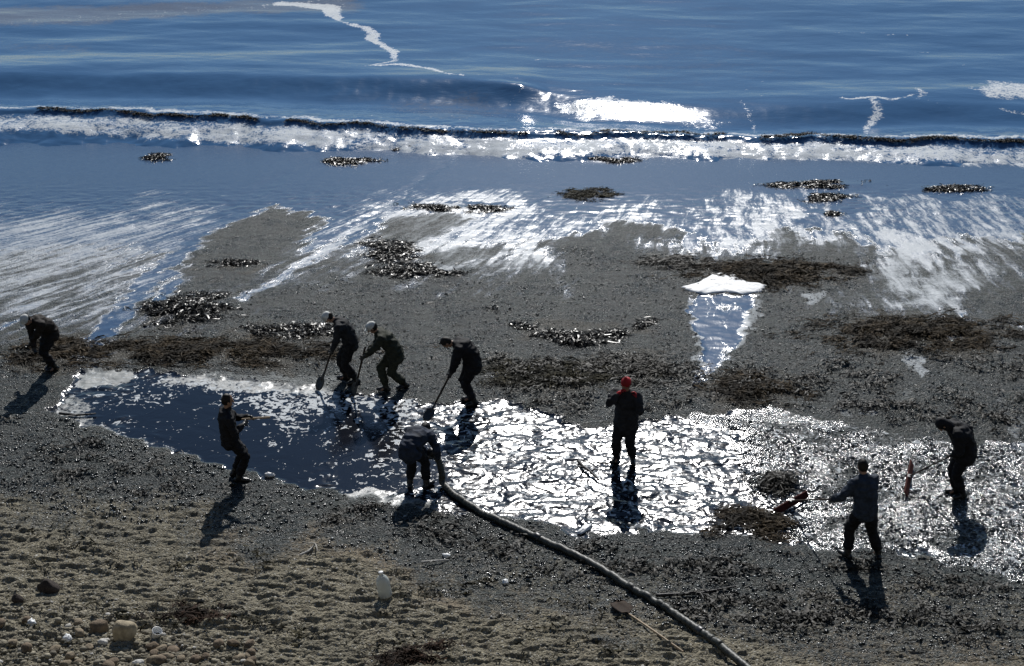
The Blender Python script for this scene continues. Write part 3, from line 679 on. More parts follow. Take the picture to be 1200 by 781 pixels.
# ================================================================== solid shapes
BENCH = bpy.data.scenes.new('bench')          # small scene in which the body shapes are evaluated; removed at the end
def bench_dg():
    with bpy.context.temp_override(scene=BENCH, view_layer=BENCH.view_layers[0]):
        dg = bpy.context.evaluated_depsgraph_get(); dg.update()
    return dg
class Shape:
    def __init__(s): s.v = []; s.f = []
    def ring_loft(s, rings, cap=True):
        b = len(s.v); k = len(rings[0])
        for r in rings: s.v += [tuple(p) for p in r]
        for i in range(len(rings) - 1):
            for j in range(k):
                a = b + i * k + j; c = b + i * k + (j + 1) % k
                s.f.append((a, c, c + k, a + k))
        if cap:
            s.f.append(tuple(b + j for j in range(k))[::-1]); s.f.append(tuple(b + (len(rings) - 1) * k + j for j in range(k)))
    def tube(s, pts, rad, ref=(0, 0, 1), seg=12, round_ends=True):
        """rad: list of floats or (a,b) with a along ref and b across it"""
        pts = [np.array(p, float) for p in pts]; rad = [(r, r) if np.isscalar(r) else r for r in rad]
        if round_ends:
            t0 = pts[0] - pts[1]; t0 /= np.linalg.norm(t0); t1 = pts[-1] - pts[-2]; t1 /= np.linalg.norm(t1)
            r0, r1 = min(rad[0]), min(rad[-1])
            pts = [pts[0] + t0 * r0 * .8, pts[0] + t0 * r0 * .5] + pts + [pts[-1] + t1 * r1 * .5, pts[-1] + t1 * r1 * .8]
            sc = lambda r, k: (r[0] * k, r[1] * k)
            rad = [sc(rad[0], .45), sc(rad[0], .82)] + rad + [sc(rad[-1], .82), sc(rad[-1], .45)]
        rings = []; n = len(pts); ref = np.array(ref, float)
        for i, p in enumerate(pts):
            t = pts[min(i + 1, n - 1)] - pts[max(i - 1, 0)]; t /= np.linalg.norm(t) + 1e-9
            a = ref - t * ref.dot(t)
            if np.linalg.norm(a) < 0.05: a = np.array((1, 0.3, 0.2)) - t * np.array((1, 0.3, 0.2)).dot(t)
            a /= np.linalg.norm(a); b = np.cross(t, a)
            rings.append([p + a * rad[i][0] * math.cos(q) + b * rad[i][1] * math.sin(q) for q in np.arange(seg) * 2 * math.pi / seg])
        s.ring_loft(rings)
    def ellipsoid(s, c, ax, seg=12, rows=8):
        c = np.array(c); ax = [np.array(a, float) for a in ax]; rings = []
        for i in range(1, rows):
            th = math.pi * i / rows
            rings.append([c - ax[2] * math.cos(th) + (ax[0] * math.cos(q) + ax[1] * math.sin(q)) * math.sin(th) for q in np.arange(seg) * 2 * math.pi / seg])
        s.ring_loft(rings)
    def box(s, c, ax):
        c = np.array(c); ax = [np.array(a, float) for a in ax]
        r = lambda z: [c + z * ax[2] + i * ax[0] + j * ax[1] for i, j in ((-1, -1), (1, -1), (1, 1), (-1, 1))]
        s.ring_loft([r(-1), r(1)])
    def mesh(s, name, smooth=True):
        me = bpy.data.meshes.new(name); me.from_pydata(s.v, [], s.f); me.update()
        me.polygons.foreach_set('use_smooth', [smooth] * len(me.polygons)); return me
    def build(s, name, mat, parent=None, loc=(0, 0, 0), smooth=True, rz=0): return link(name, s.mesh(name, smooth), mat, parent, loc, rz)
    def remesh(s, name, voxel, mat, parent=None, loc=(0, 0, 0), smooth_it=6, wrinkle=0.0, seed=0, dec=0.0):
        tmp = bpy.data.objects.new('tmp', s.mesh('tmp')); BENCH.collection.objects.link(tmp)
        m = tmp.modifiers.new('r', 'REMESH'); m.mode = 'VOXEL'; m.voxel_size = voxel; m.use_smooth_shade = True
        if smooth_it:
            m = tmp.modifiers.new('s', 'SMOOTH'); m.iterations = smooth_it; m.factor = 0.5
        if dec:
            m = tmp.modifiers.new('d', 'DECIMATE'); m.ratio = dec
        dg = bench_dg()
        me = bpy.data.meshes.new_from_object(tmp.evaluated_get(dg)); me.name = name
        old = tmp.data; bpy.data.objects.remove(tmp); bpy.data.meshes.remove(old)
        if wrinkle:
            off = Vector((seed * 3.1, seed * 1.7, 0))
            nr = [v.normal.copy() for v in me.vertices]; new = []
            for v, nn in zip(me.vertices, nr):
                q = v.co
                w = mnoise.noise(Vector((q.x * 9, q.y * 9, q.z * 17)) + off)
                w2 = abs(mnoise.noise(Vector((q.x * 5, q.y * 5, q.z * 11)) + off * 2))
                new.extend(q + nn * wrinkle * (w - 1.6 * w2 + 0.35))
            me.vertices.foreach_set('co', new)
            me.update()
        me.polygons.foreach_set('use_smooth', [True] * len(me.polygons))
        return link(name, me, mat, parent, loc)

# ================================================================== PEOPLE
def cloth(name, col, rough=0.85, sheen=0.0, spec=0.2):
    t = NT(name); o = t.obj(); nz = t.noise(o, 7, 4, 0.6); fn = t.noise(o, 140, 2, 0.5)
    t.set(t.bsdf, 'Base Color', t.mix(t.ss(nz, 0.3, 0.7), tuple(c * 0.55 for c in col), tuple(c * 1.3 for c in col)))
    t.set(t.bsdf, 'Roughness', t.fmix(nz, rough * 0.75, rough)); t.set(t.bsdf, 'Specular IOR Level', spec)
    t.set(t.bsdf, 'Normal', t.bump(t.m('ADD', nz, t.m('MULTIPLY', fn, 0.15)), 0.6, 0.03))
    return t.mat
CL = {'black': cloth('black_cloth', (0.012, 0.012, 0.014)), 'char': cloth('charcoal_cloth', (0.022, 0.023, 0.026)), 'brown': cloth('dark_brown_cloth', (0.022, 0.017, 0.014)),
      'olive': cloth('olive_cloth', (0.032, 0.036, 0.024)), 'navy': cloth('navy_cloth', (0.022, 0.03, 0.05)), 'bluegrey': cloth('blue_grey_cloth', (0.030, 0.041, 0.06)),
      'green': cloth('dark_green_cloth', (0.016, 0.024, 0.02)), 'red': cloth('red_cloth', (0.42, 0.012, 0.018), 0.7, spec=0.3), 'white': cloth('white_cap_cloth', (0.62, 0.62, 0.58)),
      'pale': cloth('pale_cap_cloth', (0.36, 0.37, 0.32)), 'rubber': cloth('boot_rubber', (0.012, 0.012, 0.012), 0.35, spec=0.5), 'glove': cloth('oily_glove', (0.02, 0.018, 0.016), 0.4, spec=0.5),
      'hair': cloth('dark_hair', (0.014, 0.011, 0.009), 0.6), 'grey': cloth('grey_cloth', (0.09, 0.092, 0.09))}
SKIN = simple_mat('skin', (0.30, 0.17, 0.11), 0.5, 0.12, 20)
EYE = simple_mat('eye_surface', (0.08, 0.06, 0.05), 0.15, 0.1)
def ik(a, b, l1, l2, hint):
    a, b, hint = np.array(a, float), np.array(b, float), np.array(hint, float)
    d = b - a; L = np.linalg.norm(d); mxl = (l1 + l2) * 0.995
    if L > mxl: b = a + d / L * mxl; d = b - a; L = mxl
    u = d / L; c = (l1 * l1 - l2 * l2 + L * L) / (2 * L); h = math.sqrt(max(l1 * l1 - c * c, 1e-6))
    p = hint - u * hint.dot(u); p /= np.linalg.norm(p) + 1e-9
    return a + u * c + p * h, b
def unit(v): v = np.array(v, float); return v / (np.linalg.norm(v) + 1e-9)
def hand_shape(sh, wrist, d, nrm, side, curl=1.0, g=0.0):
    """palm, four unequal bent fingers and a thumb; d forward, nrm out of the palm, side towards the thumb"""
    d, nrm = unit(d), np.array(nrm, float); nrm = unit(nrm - d * nrm.dot(d)); w = unit(np.cross(d, nrm))
    if w.dot(side) < 0: w = -w
    wrist = np.array(wrist)
    sh.tube([wrist - d * .03, wrist + d * .03, wrist + d * .085], [(.02 + g, .026 + g), (.016 + g, .038 + g), (.014 + g, .040 + g)], nrm, 10)
    for k, ln in enumerate((.92, 1.0, .95, .76)):
        p = wrist + d * .085 + w * (.030 - .020 * k); pts = [p - d * .02, p]; a = 0
        for seg, da in zip((.042, .027, .021), (.5, .85, .6)):
            a += da * curl; p = p + (d * math.cos(a) + nrm * math.sin(a)) * seg * ln; pts.append(p)
        sh.tube(pts, [.0088 + g, .0092 + g, .0085 + g, .0078 + g, .0068 + g], w, 7)
    p = wrist + d * .02 + w * .03
    sh.tube([p, p + d * .03 + w * .028 + nrm * .012, p + d * .055 + w * .030 + nrm * .034, p + d * .07 + w * .016 + nrm * .052], [.012 + g, .011 + g, .0095 + g, .008 + g], nrm, 7)
ZU = np.array((0, 0, 1.0))
def person(px, py, heading, label, lean, feet, hands, jacket, trousers, head, hipz=0.90, hipo=(0, 0), scale=1.0, headturn=0, elbows=None, gloves='glove', long_coat=0.0, bulk=1.0, seed=1, knee=None):
    """feet, hands: offsets (x right, y seaward, z up) from the base point; lean: angles of loin, chest, shoulders, head from upright"""
    base = G(px, py); bx, by, bz = base
    F = np.array((math.cos(R(heading)), math.sin(R(heading)), 0)); Lt = np.cross(ZU, F)          # Lt: the person's left
    def dirn(a): return ZU * math.cos(R(a)) + F * math.sin(R(a))
    pel = np.array((hipo[0], hipo[1], hipz))
    ft = [np.array((f[0], f[1], H(bx + f[0], by + f[1]) - bz)) for f in feet]                    # left, right
    sp = [pel]
    for a, l in zip(lean[:3], (.18, .20, .15)): sp.append(sp[-1] + dirn(a) * l)
    neck = sp[-1]; hd = dirn(lean[3]); hc = neck + unit(hd * .75 + dirn(lean[2]) * .4) * .19
    cf = np.cross(Lt, dirn(lean[2]))                                                             # front of chest
    sho = [sp[3] - dirn(lean[2]) * .05 + s * Lt * .19 for s in (1, -1)]
    hips = [pel + s * Lt * .095 - ZU * .03 for s in (1, -1)]
    kn, an = [], []
    for i in (0, 1):
        a = ft[i] + ZU * .09
        k, a2 = ik(hips[i], a, .44, .42, (F + (np.array(knee[i]) if knee else 0))); kn.append(k); an.append(a2)
    el, wr = [], []
    for i in (0, 1):
        h = -F * .4 - ZU * .5 + (Lt if i == 0 else -Lt) * .6
        if elbows and elbows[i] is not None: h = np.array(elbows[i], float)
        e, w = ik(sho[i], hands[i], .30, .27, h); el.append(e); wr.append(w)
    # --- body
    ff = unit(np.cross(Lt, hd)); q = R(headturn); fc = unit(ff * math.cos(q) + Lt * math.sin(q)); sd_ = unit(np.cross(hd, fc))
    b = Shape()
    b.tube([sp[0], sp[1], sp[2], sp[3]], [(.145, .105), (.135, .10), (.155, .11), (.11, .08)], Lt, 14)
    b.tube([neck - dirn(lean[2]) * .03, hc - hd * .05], [.058, .055], Lt, 10)
    b.ellipsoid(hc + hd * .02, (sd_ * .076, fc * .095, hd * .112), 14, 10)
    b.ellipsoid(hc - hd * .06 + fc * .028, (sd_ * .055, fc * .062, hd * .06), 12, 8)
    b.tube([hc + fc * .088 + hd * .025, hc + fc * .112 - hd * .022], [.010, .015], sd_, 8)        # nose
    b.tube([hc + fc * .084 - hd * .062 - sd_ * .022, hc + fc * .088 - hd * .062 + sd_ * .022], [.009, .009], hd, 8)   # lips
    b.tube([hc + fc * .082 + hd * .04 - sd_ * .04, hc + fc * .090 + hd * .042, hc + fc * .082 + hd * .04 + sd_ * .04], [.009, .01, .009], hd, 8)  # brow
    for s in (1, -1): b.ellipsoid(hc + sd_ * s * .080, (sd_ * .012, fc * .02, hd * .032), 8, 6)  # ears
    for i in (0, 1):
        b.tube([sho[i], el[i], wr[i]], [.05, .04, .028], F, 10)
        b.tube([hips[i], kn[i], an[i]], [.08, .055, .04], F, 10)
        b.tube([an[i], ft[i] + ZU * .04 + F * .10], [.035, .03], ZU, 8)
        fd = unit(wr[i] - el[i]); hn = unit(-Lt * (1 if i == 0 else -1) * .8 - ZU * .3 + F * .2)
        hand_shape(b, wr[i], fd, hn, F, 1.0)
    root = b.remesh('person', 0.0085, SKIN, None, tuple(base), 2)
    tag(root, label, 'person', 'clean-up workers on the beach')
    for s in (1, -1):
        e = Shape(); e.ellipsoid(hc + fc * .086 + hd * .026 + sd_ * s * .032, (sd_ * .013, fc * .012, hd * .009), 8, 6); e.build('eye', EYE, root)
    # --- clothes
    j = Shape(); k = bulk * 1.13
    j.tube([sp[0] - ZU * (.10 + long_coat) , sp[0] - dirn(lean[0]) * .02, sp[1], sp[2], sp[3] - dirn(lean[2]) * .02, neck + dirn(lean[2]) * .02],
           [(.185 * k, .15 * k), (.18 * k, .145 * k), (.17 * k, .135 * k), (.19 * k, .14 * k), (.155 * k, .11 * k), (.075, .075)], Lt, 18)
    j.tube([sho[0] + Lt * .0, sp[3] - dirn(lean[2]) * .03, sho[1]], [.075 * k, .09 * k, .075 * k], dirn(lean[2]), 12)
    for i in (0, 1):
        m_ = (sho[i] + el[i]) / 2; f_ = el[i] * .45 + wr[i] * .55
        j.tube([sho[i], m_, el[i], f_, wr[i] - unit(wr[i] - el[i]) * .015], [.082 * k, .072 * k, .064 * k, .058 * k, .048], F, 12)
    j.tube([neck - dirn(lean[2]) * .02, neck + unit(hd + dirn(lean[2])) * .05], [.082, .072], Lt, 14)
    j.remesh('jacket', .014, CL[jacket], root, (0, 0, 0), 4, .020, seed)
    tr = Shape()
    tr.tube([sp[0] - ZU * .10, sp[0], sp[0] + dirn(lean[0]) * .06], [(.155, .125), (.165, .13), (.155, .12)], Lt, 14)
    for i in (0, 1):
        lo = an[i] * .72 + kn[i] * .28
        tr.tube([hips[i] + ZU * .02, (hips[i] + kn[i]) / 2, kn[i], (kn[i] + an[i]) / 2, lo], [.118, .108, .092, .088, .084], F, 12)
    tr.remesh('trousers', .014, CL[trousers], root, (0, 0, 0), 4, .018, seed + 5)
    for i in (0, 1):
        bo = Shape(); fo = unit(F + 0.35 * Lt * (1 if i == 0 else -1)); sh_ = unit(kn[i] - an[i])
        bo.tube([an[i] + sh_ * .20, an[i] + sh_ * .08, an[i] - ZU * .01], [.066, .06, .058], F, 12)
        bo.tube([ft[i] + ZU * .045 - fo * .06, ft[i] + ZU * .05 + fo * .06, ft[i] + ZU * .04 + fo * .17], [(.048, .045), (.05, .05), (.04, .048)], ZU, 12)
        bo.remesh('boot', .012, CL['rubber'], root, (0, 0, 0), 3)
        if gloves:
            gl = Shape(); fd = unit(wr[i] - el[i]); hn = unit(-Lt * (1 if i == 0 else -1) * .8 - ZU * .3 + F * .2)
            hand_shape(gl, wr[i], fd, hn, F, 1.0, .004); gl.tube([wr[i] - fd * .06, wr[i] + fd * .02], [.046, .036], F, 10)
            gl.remesh('glove', .008, CL[gloves], root, (0, 0, 0), 1)
    kind, mat = head
    hs = Shape()
    if kind == 'cap':
        hs.ellipsoid(hc + hd * .055 - fc * .004, (sd_ * .092, fc * .110, hd * .088), 16, 10)
        hs.ellipsoid(hc + hd * .055 + fc * .105, (sd_ * .07, fc * .07, hd * .010), 14, 6)
        hs.remesh('cap', .010, CL[mat], root, (0, 0, 0), 2)
    elif kind == 'hood':
        hs.ellipsoid(hc + hd * .035 - fc * .022, (sd_ * .102, fc * .115, hd * .125), 16, 10)
        hs.tube([neck - dirn(lean[2]) * .02, hc - hd * .05 - fc * .02], [.10, .10], Lt, 12)
        hs.remesh('hood', .012, CL[mat], root, (0, 0, 0), 3, .01, seed)
    elif kind == 'knit':
        hs.ellipsoid(hc + hd * .05 - fc * .008, (sd_ * .092, fc * .108, hd * .102), 16, 10)
        hs.ellipsoid(hc + hd * .165, (sd_ * .028, fc * .028, hd * .026), 10, 6)
        hs.remesh('knit_cap', .010, CL[mat], root, (0, 0, 0), 2)
    if kind in ('hair', 'cap', 'knit'):
        hh = Shape(); hh.ellipsoid(hc + hd * (.03 if kind == 'hair' else .01) - fc * .022, (sd_ * .086, fc * .092, hd * (.118 if kind == 'hair' else .09)), 16, 10)
        hh.remesh('hair', .010, CL['hair'], root, (0, 0, 0), 1, .008, seed)
    info = {'base': base, 'wr': [base + w for w in wr], 'el': [base + e for e in el], 'hand': [base + w + unit(w - e) * .085 for w, e in zip(wr, el)], 'neck': base + neck, 'sho': [base + s for s in sho]}
    return root, info

# far end of the pool
p1, i1 = person(62, 433, 235, 'person in dark clothes and white cap bent double by brown seaweed at the pool tip', (26, 52, 64, 56), [(-.06, .06), (.06, -.05)],
                [(-.36, -.26, .62), (-.20, -.36, .60)], 'brown', 'black', ('cap', 'white'), .86, (.03, .04), seed=1)
p2, i2 = person(277, 562, 20, 'person in black standing with arms out holding a pale stick over the oil pool', (-7, -3, 6, 8), [(-.05, .12), (.06, -.08)],
                [(.27, .16, 1.20), (.22, -.06, 1.16)], 'black', 'black', ('hair', None), .88, (-.05, 0), seed=2)
p3, i3 = person(411, 447, 185, 'person in white cap and black jacket stooping left of the olive-jacketed raker', (12, 30, 48, 62), [(.12, -.08), (-.10, .08)],
                [(-.34, -.14, .70), (-.30, .04, .82)], 'char', 'black', ('cap', 'white'), .89, (.03, 0), seed=3)
p4, i4 = person(463, 458, 190, 'person in olive jacket and pale cap leaning forward with legs apart, raking oil', (22, 38, 46, 40), [(.20, .10), (-.17, -.06)],
                [(-.62, -.14, .78), (-.52, .06, .86)], 'olive', 'olive', ('cap', 'white'), .86, (.02, 0), seed=4, bulk=1.08)
p5, i5 = person(554, 472, 182, 'bare-headed person all in black stooping with rounded back over the pool edge', (10, 40, 66, 84), [(.04, -.08), (-.04, .08)],
                [(-.46, -.16, .62), (-.40, .06, .72)], 'black', 'black', ('hair', None), .925, (.0, 0), seed=5, bulk=1.15)
p6, i6 = person(490, 570, 70, 'person in navy jacket bent forward gripping the end of the thick hose', (58, 86, 98, 100), [(-.15, .02), (.15, .0)],
                [(.16, .40, .44), (.36, .22, .48)], 'navy', 'black', ('hair', None),  .84, (-.12, -.10), seed=6, bulk=1.06)
p7, i7 = person(732, 540, 250, 'person in red knitted cap and red gloves standing upright in the white glare', (2, 4, 8, 16), [(.15, .0), (-.15, .02)],
                [(.17, -.16, 1.40), (-.16, -.17, 1.50)], 'char', 'black', ('knit', 'red'), .92, (0, 0), seed=7, gloves='red', long_coat=.12, bulk=1.12, headturn=-18, elbows=[(.25, -.1, -1), (-.7, 0, -.8)])
p8, i8 = person(1010, 655, 108, 'person in blue-grey jacket seen from behind with legs wide apart, pushing a scraper', (8, 16, 22, 26), [(-.24, .0), (.27, .02)],
                [(-.52, .22, 1.02), (-.30, .42, .94)], 'bluegrey', 'black', ('hair', None), .945, (-.03, 0), seed=8, bulk=1.05, long_coat=-.07)
p9, i9 = person(1124, 581, 180, 'person in loose black coat hunched over with one elbow raised, pulling a scraper', (10, 36, 56, 72), [(.04, -.07), (-.04, .06)],
                [(-.24, -.05, .86), (.10, .10, 1.0)], 'black', 'black', ('hood', 'black'), .94, (.0, 0), seed=9, elbows=[None, (1.0, .25, .45)], bulk=1.22)

# ================================================================== TOOLS
WOOD = simple_mat('handle_wood', (0.34, 0.25, 0.15), 0.6, 0.3, 30, .002, 120)
DWOOD = simple_mat('oiled_wood', (0.04, 0.028, 0.02), 0.8, 0.4, 30, .002, 120, .15)
RWOOD = simple_mat('red_board', (0.06, 0.016, 0.013), 0.85, 0.4, 20, .002, 90, .1)
STEEL = simple_mat('dirty_steel', (0.05, 0.05, 0.052), 0.4, 0.4, 25, .001, 90, metal=0.6)
def pole_between(root, name, a, b, r, mat, seg=8, over=0.0):
    a, b = np.array(a), np.array(b); d = unit(b - a)
    sh = Shape(); c = np.array(root.location)
    sh.tube([a - c, (a + b) / 2 - c + np.array((0, 0, .006)), b + d * over - c], [r, r * 1.05, r], (0, .2, 1), seg); return sh.build(name, mat, root)
def empty(name, loc, label, cat, group=None):
    e = bpy.data.objects.new(name, None); COL.objects.link(e); e.location = tuple(loc); e.empty_display_size = .2
    return tag(e, label, cat, group)
def shovel(tip, hand_lo, hand_hi, label):
    """blade on the ground at tip, handle through the two hands"""
    tip = np.array(tip); d = unit(np.array(hand_lo) * .5 + np.array(hand_hi) * .5 - tip)
    L = np.linalg.norm(np.array(hand_hi) - tip) + .15
    r = empty('shovel', tip, label, 'shovel', 'long-handled tools of the workers')
    side = unit(np.cross(d, ZU)); nr = unit(np.cross(side, d))
    pole_between(r, 'handle', tip + d * .22, tip + d * L, .019, DWOOD)
    b = Shape(); rings = []
    for q, w, z in ((0.0, .05, .0), (.06, .10, .004), (.16, .115, .012), (.25, .10, .018), (.29, .03, .016)):
        c = d * q
        rings.append([c - side * w + nr * (.022 - 0), c - side * w * .5 + nr * .003, c + side * w * .5 + nr * .003, c + side * w + nr * .022,
                      c + side * w * .5 + nr * .009, c - side * w * .5 + nr * .009])
    b.ring_loft(rings); b.build('blade', STEEL, r)
    s2 = Shape(); s2.tube([d * .25, d * .40], [.024, .022], ZU, 8); s2.build('socket', STEEL, r)
    return r
shovel(G(373, 456), i3['hand'][0], i3['hand'][1], 'dark shovel held by the stooping person in black jacket and white cap')
shovel(G(414, 463), i4['hand'][0], i4['hand'][1], 'dark shovel held by the person in the olive jacket')
shovel(G(499, 492), i5['hand'][0], i5['hand'][1], 'dark shovel held by the bare-headed person with rounded back')
def scraper(px0, px1, hand, label, mat, far=0.25):
    a, b = G(*px0), G(*px1); c = (a + b) / 2; c[2] = max(a[2], b[2]) + .02
    r = empty('scraper', c, label, 'scraper', 'board scrapers on long poles')
    d = unit((b - a) * np.array((1, 1, 0))); L = np.linalg.norm(b - a) / 2; side = np.cross(ZU, d)
    s = Shape(); s.box((0, 0, .045), (d * L, side * .014, ZU * .052 + side * .03)); o_ = s.build('board', mat, r, smooth=False)
    bv = o_.modifiers.new('b', 'BEVEL'); bv.width = .006; bv.segments = 2
    s = Shape(); s.box((0, 0, .085) - side * .0, (d * .05, side * .03, ZU * .02)); s.build('bracket', STEEL, r, smooth=False)
    pole_between(r, 'handle', c + np.array((0, 0, .085)), np.array(hand), .013, DWOOD, over=far)
    return r
scraper((908, 603), (946, 583), i8['hand'][0], 'reddish board scraper on a pole reaching from the blue-grey jacket', RWOOD)
scraper((1061, 583), (1068, 548), i9['hand'][0], 'reddish board scraper pulled by the hunched person in the loose coat', RWOOD)
# pale stick
a, b = i2['hand'][1], i2['hand'][0]; d = unit(np.array((1, .12, .02)))
mid_ = (a + b) / 2
r = empty('stick', mid_, 'pale wooden stick held out level by the person in black', 'stick')
pole_between(r, 'shaft', mid_ - d * .12, mid_ + d * .36, .019, WOOD)
# abandoned shovel under the hose
tip = G(722, 712, .03); end = G(800, 766, .04)
r = empty('shovel', tip, 'shovel with pale handle lying abandoned on shingle under the hose', 'shovel', 'long-handled tools of the workers')
d = unit(end - tip); side = unit(np.cross(d, ZU))
pole_between(r, 'handle', tip + d * .3, end, .016, WOOD)
s = Shape(); rings = []
for q, w in ((-.06, .07), (.02, .13), (.18, .14), (.28, .12), (.33, .03)):
    c = d * q
    rings.append([c - side * w + ZU * .05, c - side * w * .5 + ZU * .01, c + side * w * .5 + ZU * .01, c + side * w + ZU * .05, c + side * w * .5 + ZU * .02, c - side * w * .5 + ZU * .02])
s.ring_loft(rings); s.build('blade', DWOOD, r)

# ================================================================== HOSE
HOSE = simple_mat('hose_rubber', (0.035, 0.036, 0.028), 0.5, 0.5, 5, .006, 30, 0.5)
ctrl = [i6['hand'][1] + np.array((-.14, .16, .10)), i6['hand'][1] + np.array((.0, .0, .0)), i6['hand'][1] * .5 + G(522, 571, .1) * .5 + np.array((.0, 0, -.06)), G(519, 568, .075)]
ctrl += [G(x, y, .045) for x, y in ((534, 582), (564, 602), (598, 619), (640, 638), (690, 662), (745, 695), (790, 722), (832, 752), (870, 783), (930, 830), (1010, 890))]
ctrl = np.array(ctrl); n = len(ctrl); pts = []
for i in range(n - 1):
    p0, p1_, p2_, p3_ = ctrl[max(i - 1, 0)], ctrl[i], ctrl[i + 1], ctrl[min(i + 2, n - 1)]
    for q in np.linspace(0, 1, 28, endpoint=False):
        pts.append(0.5 * ((2 * p1_) + (-p0 + p2_) * q + (2 * p0 - 5 * p1_ + 4 * p2_ - p3_) * q * q + (-p0 + 3 * p1_ - 3 * p2_ + p3_) * q ** 3))
pts = [p if k < 84 else np.array((p[0], p[1], max(p[2], H(p[0], p[1]) + .05))) for k, p in enumerate(pts)]
base = G(514, 563)
s = Shape(); s.tube([p - base for p in pts], [.060 + .004 * math.sin(k * 1.57) for k in range(len(pts))], (0, .1, 1), 14, False)
hose = s.build('hose', HOSE, None, tuple(base)); tag(hose, 'thick dark suction hose running from the bent worker up the shingle', 'hose')
s = Shape(); d = unit(pts[0] - pts[6]); s.tube([pts[0] - base - d * .10, pts[0] - base + d * .04], [.074, .074], ZU, 16, False); s.build('coupling', STEEL, hose)
for k in (190, 300):
    s = Shape(); d = unit(pts[k + 2] - pts[k]); s.tube([pts[k] - base - d * .06, pts[k] - base - d * .05, pts[k] - base + d * .05, pts[k] - base + d * .06], [.068, .073, .073, .068], ZU, 16, False); s.build('coupling', STEEL, hose)

# ================================================================== LITTER, STONES, GLARE PATCH
PLAST = NT('cloudy_plastic'); oo = PLAST.obj()
PLAST.set(PLAST.bsdf, 'Base Color', PLAST.mix(PLAST.noise(oo, 9, 3), (0.62, 0.66, 0.62), (0.85, 0.87, 0.85))); PLAST.set(PLAST.bsdf, 'Roughness', 0.3)
PLAST.set(PLAST.bsdf, 'Transmission Weight', 0.45); PLAST.set(PLAST.bsdf, 'Normal', PLAST.bump(PLAST.noise(oo, 22, 2), .5, .01)); PLAST = PLAST.mat
WPL = simple_mat('white_plastic', (0.78, 0.79, 0.78), 0.4, 0.08, 12, .004, 18)
def lathe(prof, seg=20):
    s = Shape(); s.ring_loft([[(r * math.cos(q), r * math.sin(q), z) for q in np.arange(seg) * 2 * math.pi / seg] for r, z in prof]); return s
g = G(452, 699)
r = empty('plastic_bottle', g, 'cloudy translucent plastic bottle standing on tan shingle', 'bottle')
bo = lathe([(.075, 0), (.105, .012), (.11, .05), (.102, .09), (.11, .13), (.104, .17), (.11, .21), (.108, .26), (.09, .32), (.055, .365), (.03, .385), (.03, .41)]).build('bottle_body', PLAST, r)
lathe([(.036, .405), (.038, .41), (.038, .435), (.03, .44)]).build('bottle_cap', WPL, r)
for c_ in r.children: c_.rotation_euler = (R(-6), R(-9), 0)
def rock(name, px, py, size, mat, label, group=None, seed=0, sink=.3, amp=.28, rz=0.0, cat='stone', tilt=0.0, facets=0):
    s = Shape(); s.ellipsoid((0, 0, 0), ((1, 0, 0), (0, 1, 0), (0, 0, 1)), 18, 12)
    me = s.mesh(name); rr = random.Random(seed); pl = [Vector((rr.gauss(0, 1), rr.gauss(0, 1), rr.gauss(0, .8))).normalized() for _ in range(facets)]
    for v in me.vertices:
        k = 1 + amp * mnoise.noise(v.co * 1.3 + Vector((seed * 7.3, seed, 0))) + .08 * mnoise.noise(v.co * 5 + Vector((seed, 0, 0)))
        p = v.co * k
        for q in pl:
            e = p.dot(q) - .78
            if e > 0: p = p - q * e * .9
        v.co = (p.x * size[0], p.y * size[1], p.z * size[2])
    me.update(); g = G(px, py)
    o = link(name, me, mat, None, (g[0], g[1], g[2] + size[2] * (1 - sink) * .7), rz); o.rotation_euler[0] = tilt
    return tag(o, label, cat, group)
def rock_mat(name, col, var=.35): return simple_mat(name, col, .85, var, 9, .012, 35, .2)
CREAM, BRN, WHT, DRK, TAN = rock_mat('cream_rock', (0.38, 0.32, 0.22), .3), rock_mat('brown_rock', (0.17, 0.13, 0.09)), rock_mat('white_rock', (0.62, 0.6, 0.55), .15), rock_mat('dark_rock', (0.05, 0.04, 0.035)), rock_mat('tan_rock', (0.24, 0.195, 0.135))
rock('boulder', 147, 748, (.18, .15, .21), CREAM, 'largest cream boulder, angular with sunlit top, among coarse pebbles', None, 1, .25, .3, .3, facets=11)
rock('stone', 117, 738, (.16, .12, .12), BRN, 'flat brown stone tucked behind the cream boulder', None, 2, .3, facets=4)
rock('stone', 121, 757, (.075, .06, .07), WHT, 'white stone at the foot of the cream boulder', None, 3, .3)
rock('stone', 162, 776, (.09, .06, .05), WHT, 'flat white stone landward of the cream boulder', None, 4, .4)
rock('stone', 57, 693, (.17, .11, .15), DRK, 'dark angular stone jutting from the tan shingle slope', None, 5, .3, .3, facets=6)
rock('stone', 21, 705, (.09, .07, .09), DRK, 'small dark stone beside the dark angular one', None, 6, .3, facets=5)
rock('stone', 31, 760, (.10, .06, .05), WHT, 'flat off-white slab lying among coarse pebbles', None, 7, .4, facets=4)
rock('stone', 195, 771, (.12, .06, .05), TAN, 'long flat tan stone near the plastic cup', None, 8, .4)
rr = random.Random(5)
for k in range(44):
    x = rr.uniform(-15, 300); y = rr.uniform(725, 781) if x < 160 else rr.uniform(755, 781)
    if math.hypot(x - 147, (y - 745)) < 28 or math.hypot(x - 182, y - 744) < 14: continue
    z = rr.uniform(.05, .095)
    rock('beach_stone', x, y, (z * rr.uniform(.9, 1.4), z * rr.uniform(.8, 1.1), z * rr.uniform(.55, .85)), (BRN if k % 2 else TAN), ('larger ' if z > .075 else 'smaller ') + ('reddish brown' if k % 2 else 'pale tan') + ' rounded stone among coarse pebbles near the cream boulder', 'beach stones around the cream boulder', 20 + k, .4, .25, rr.uniform(0, 3))
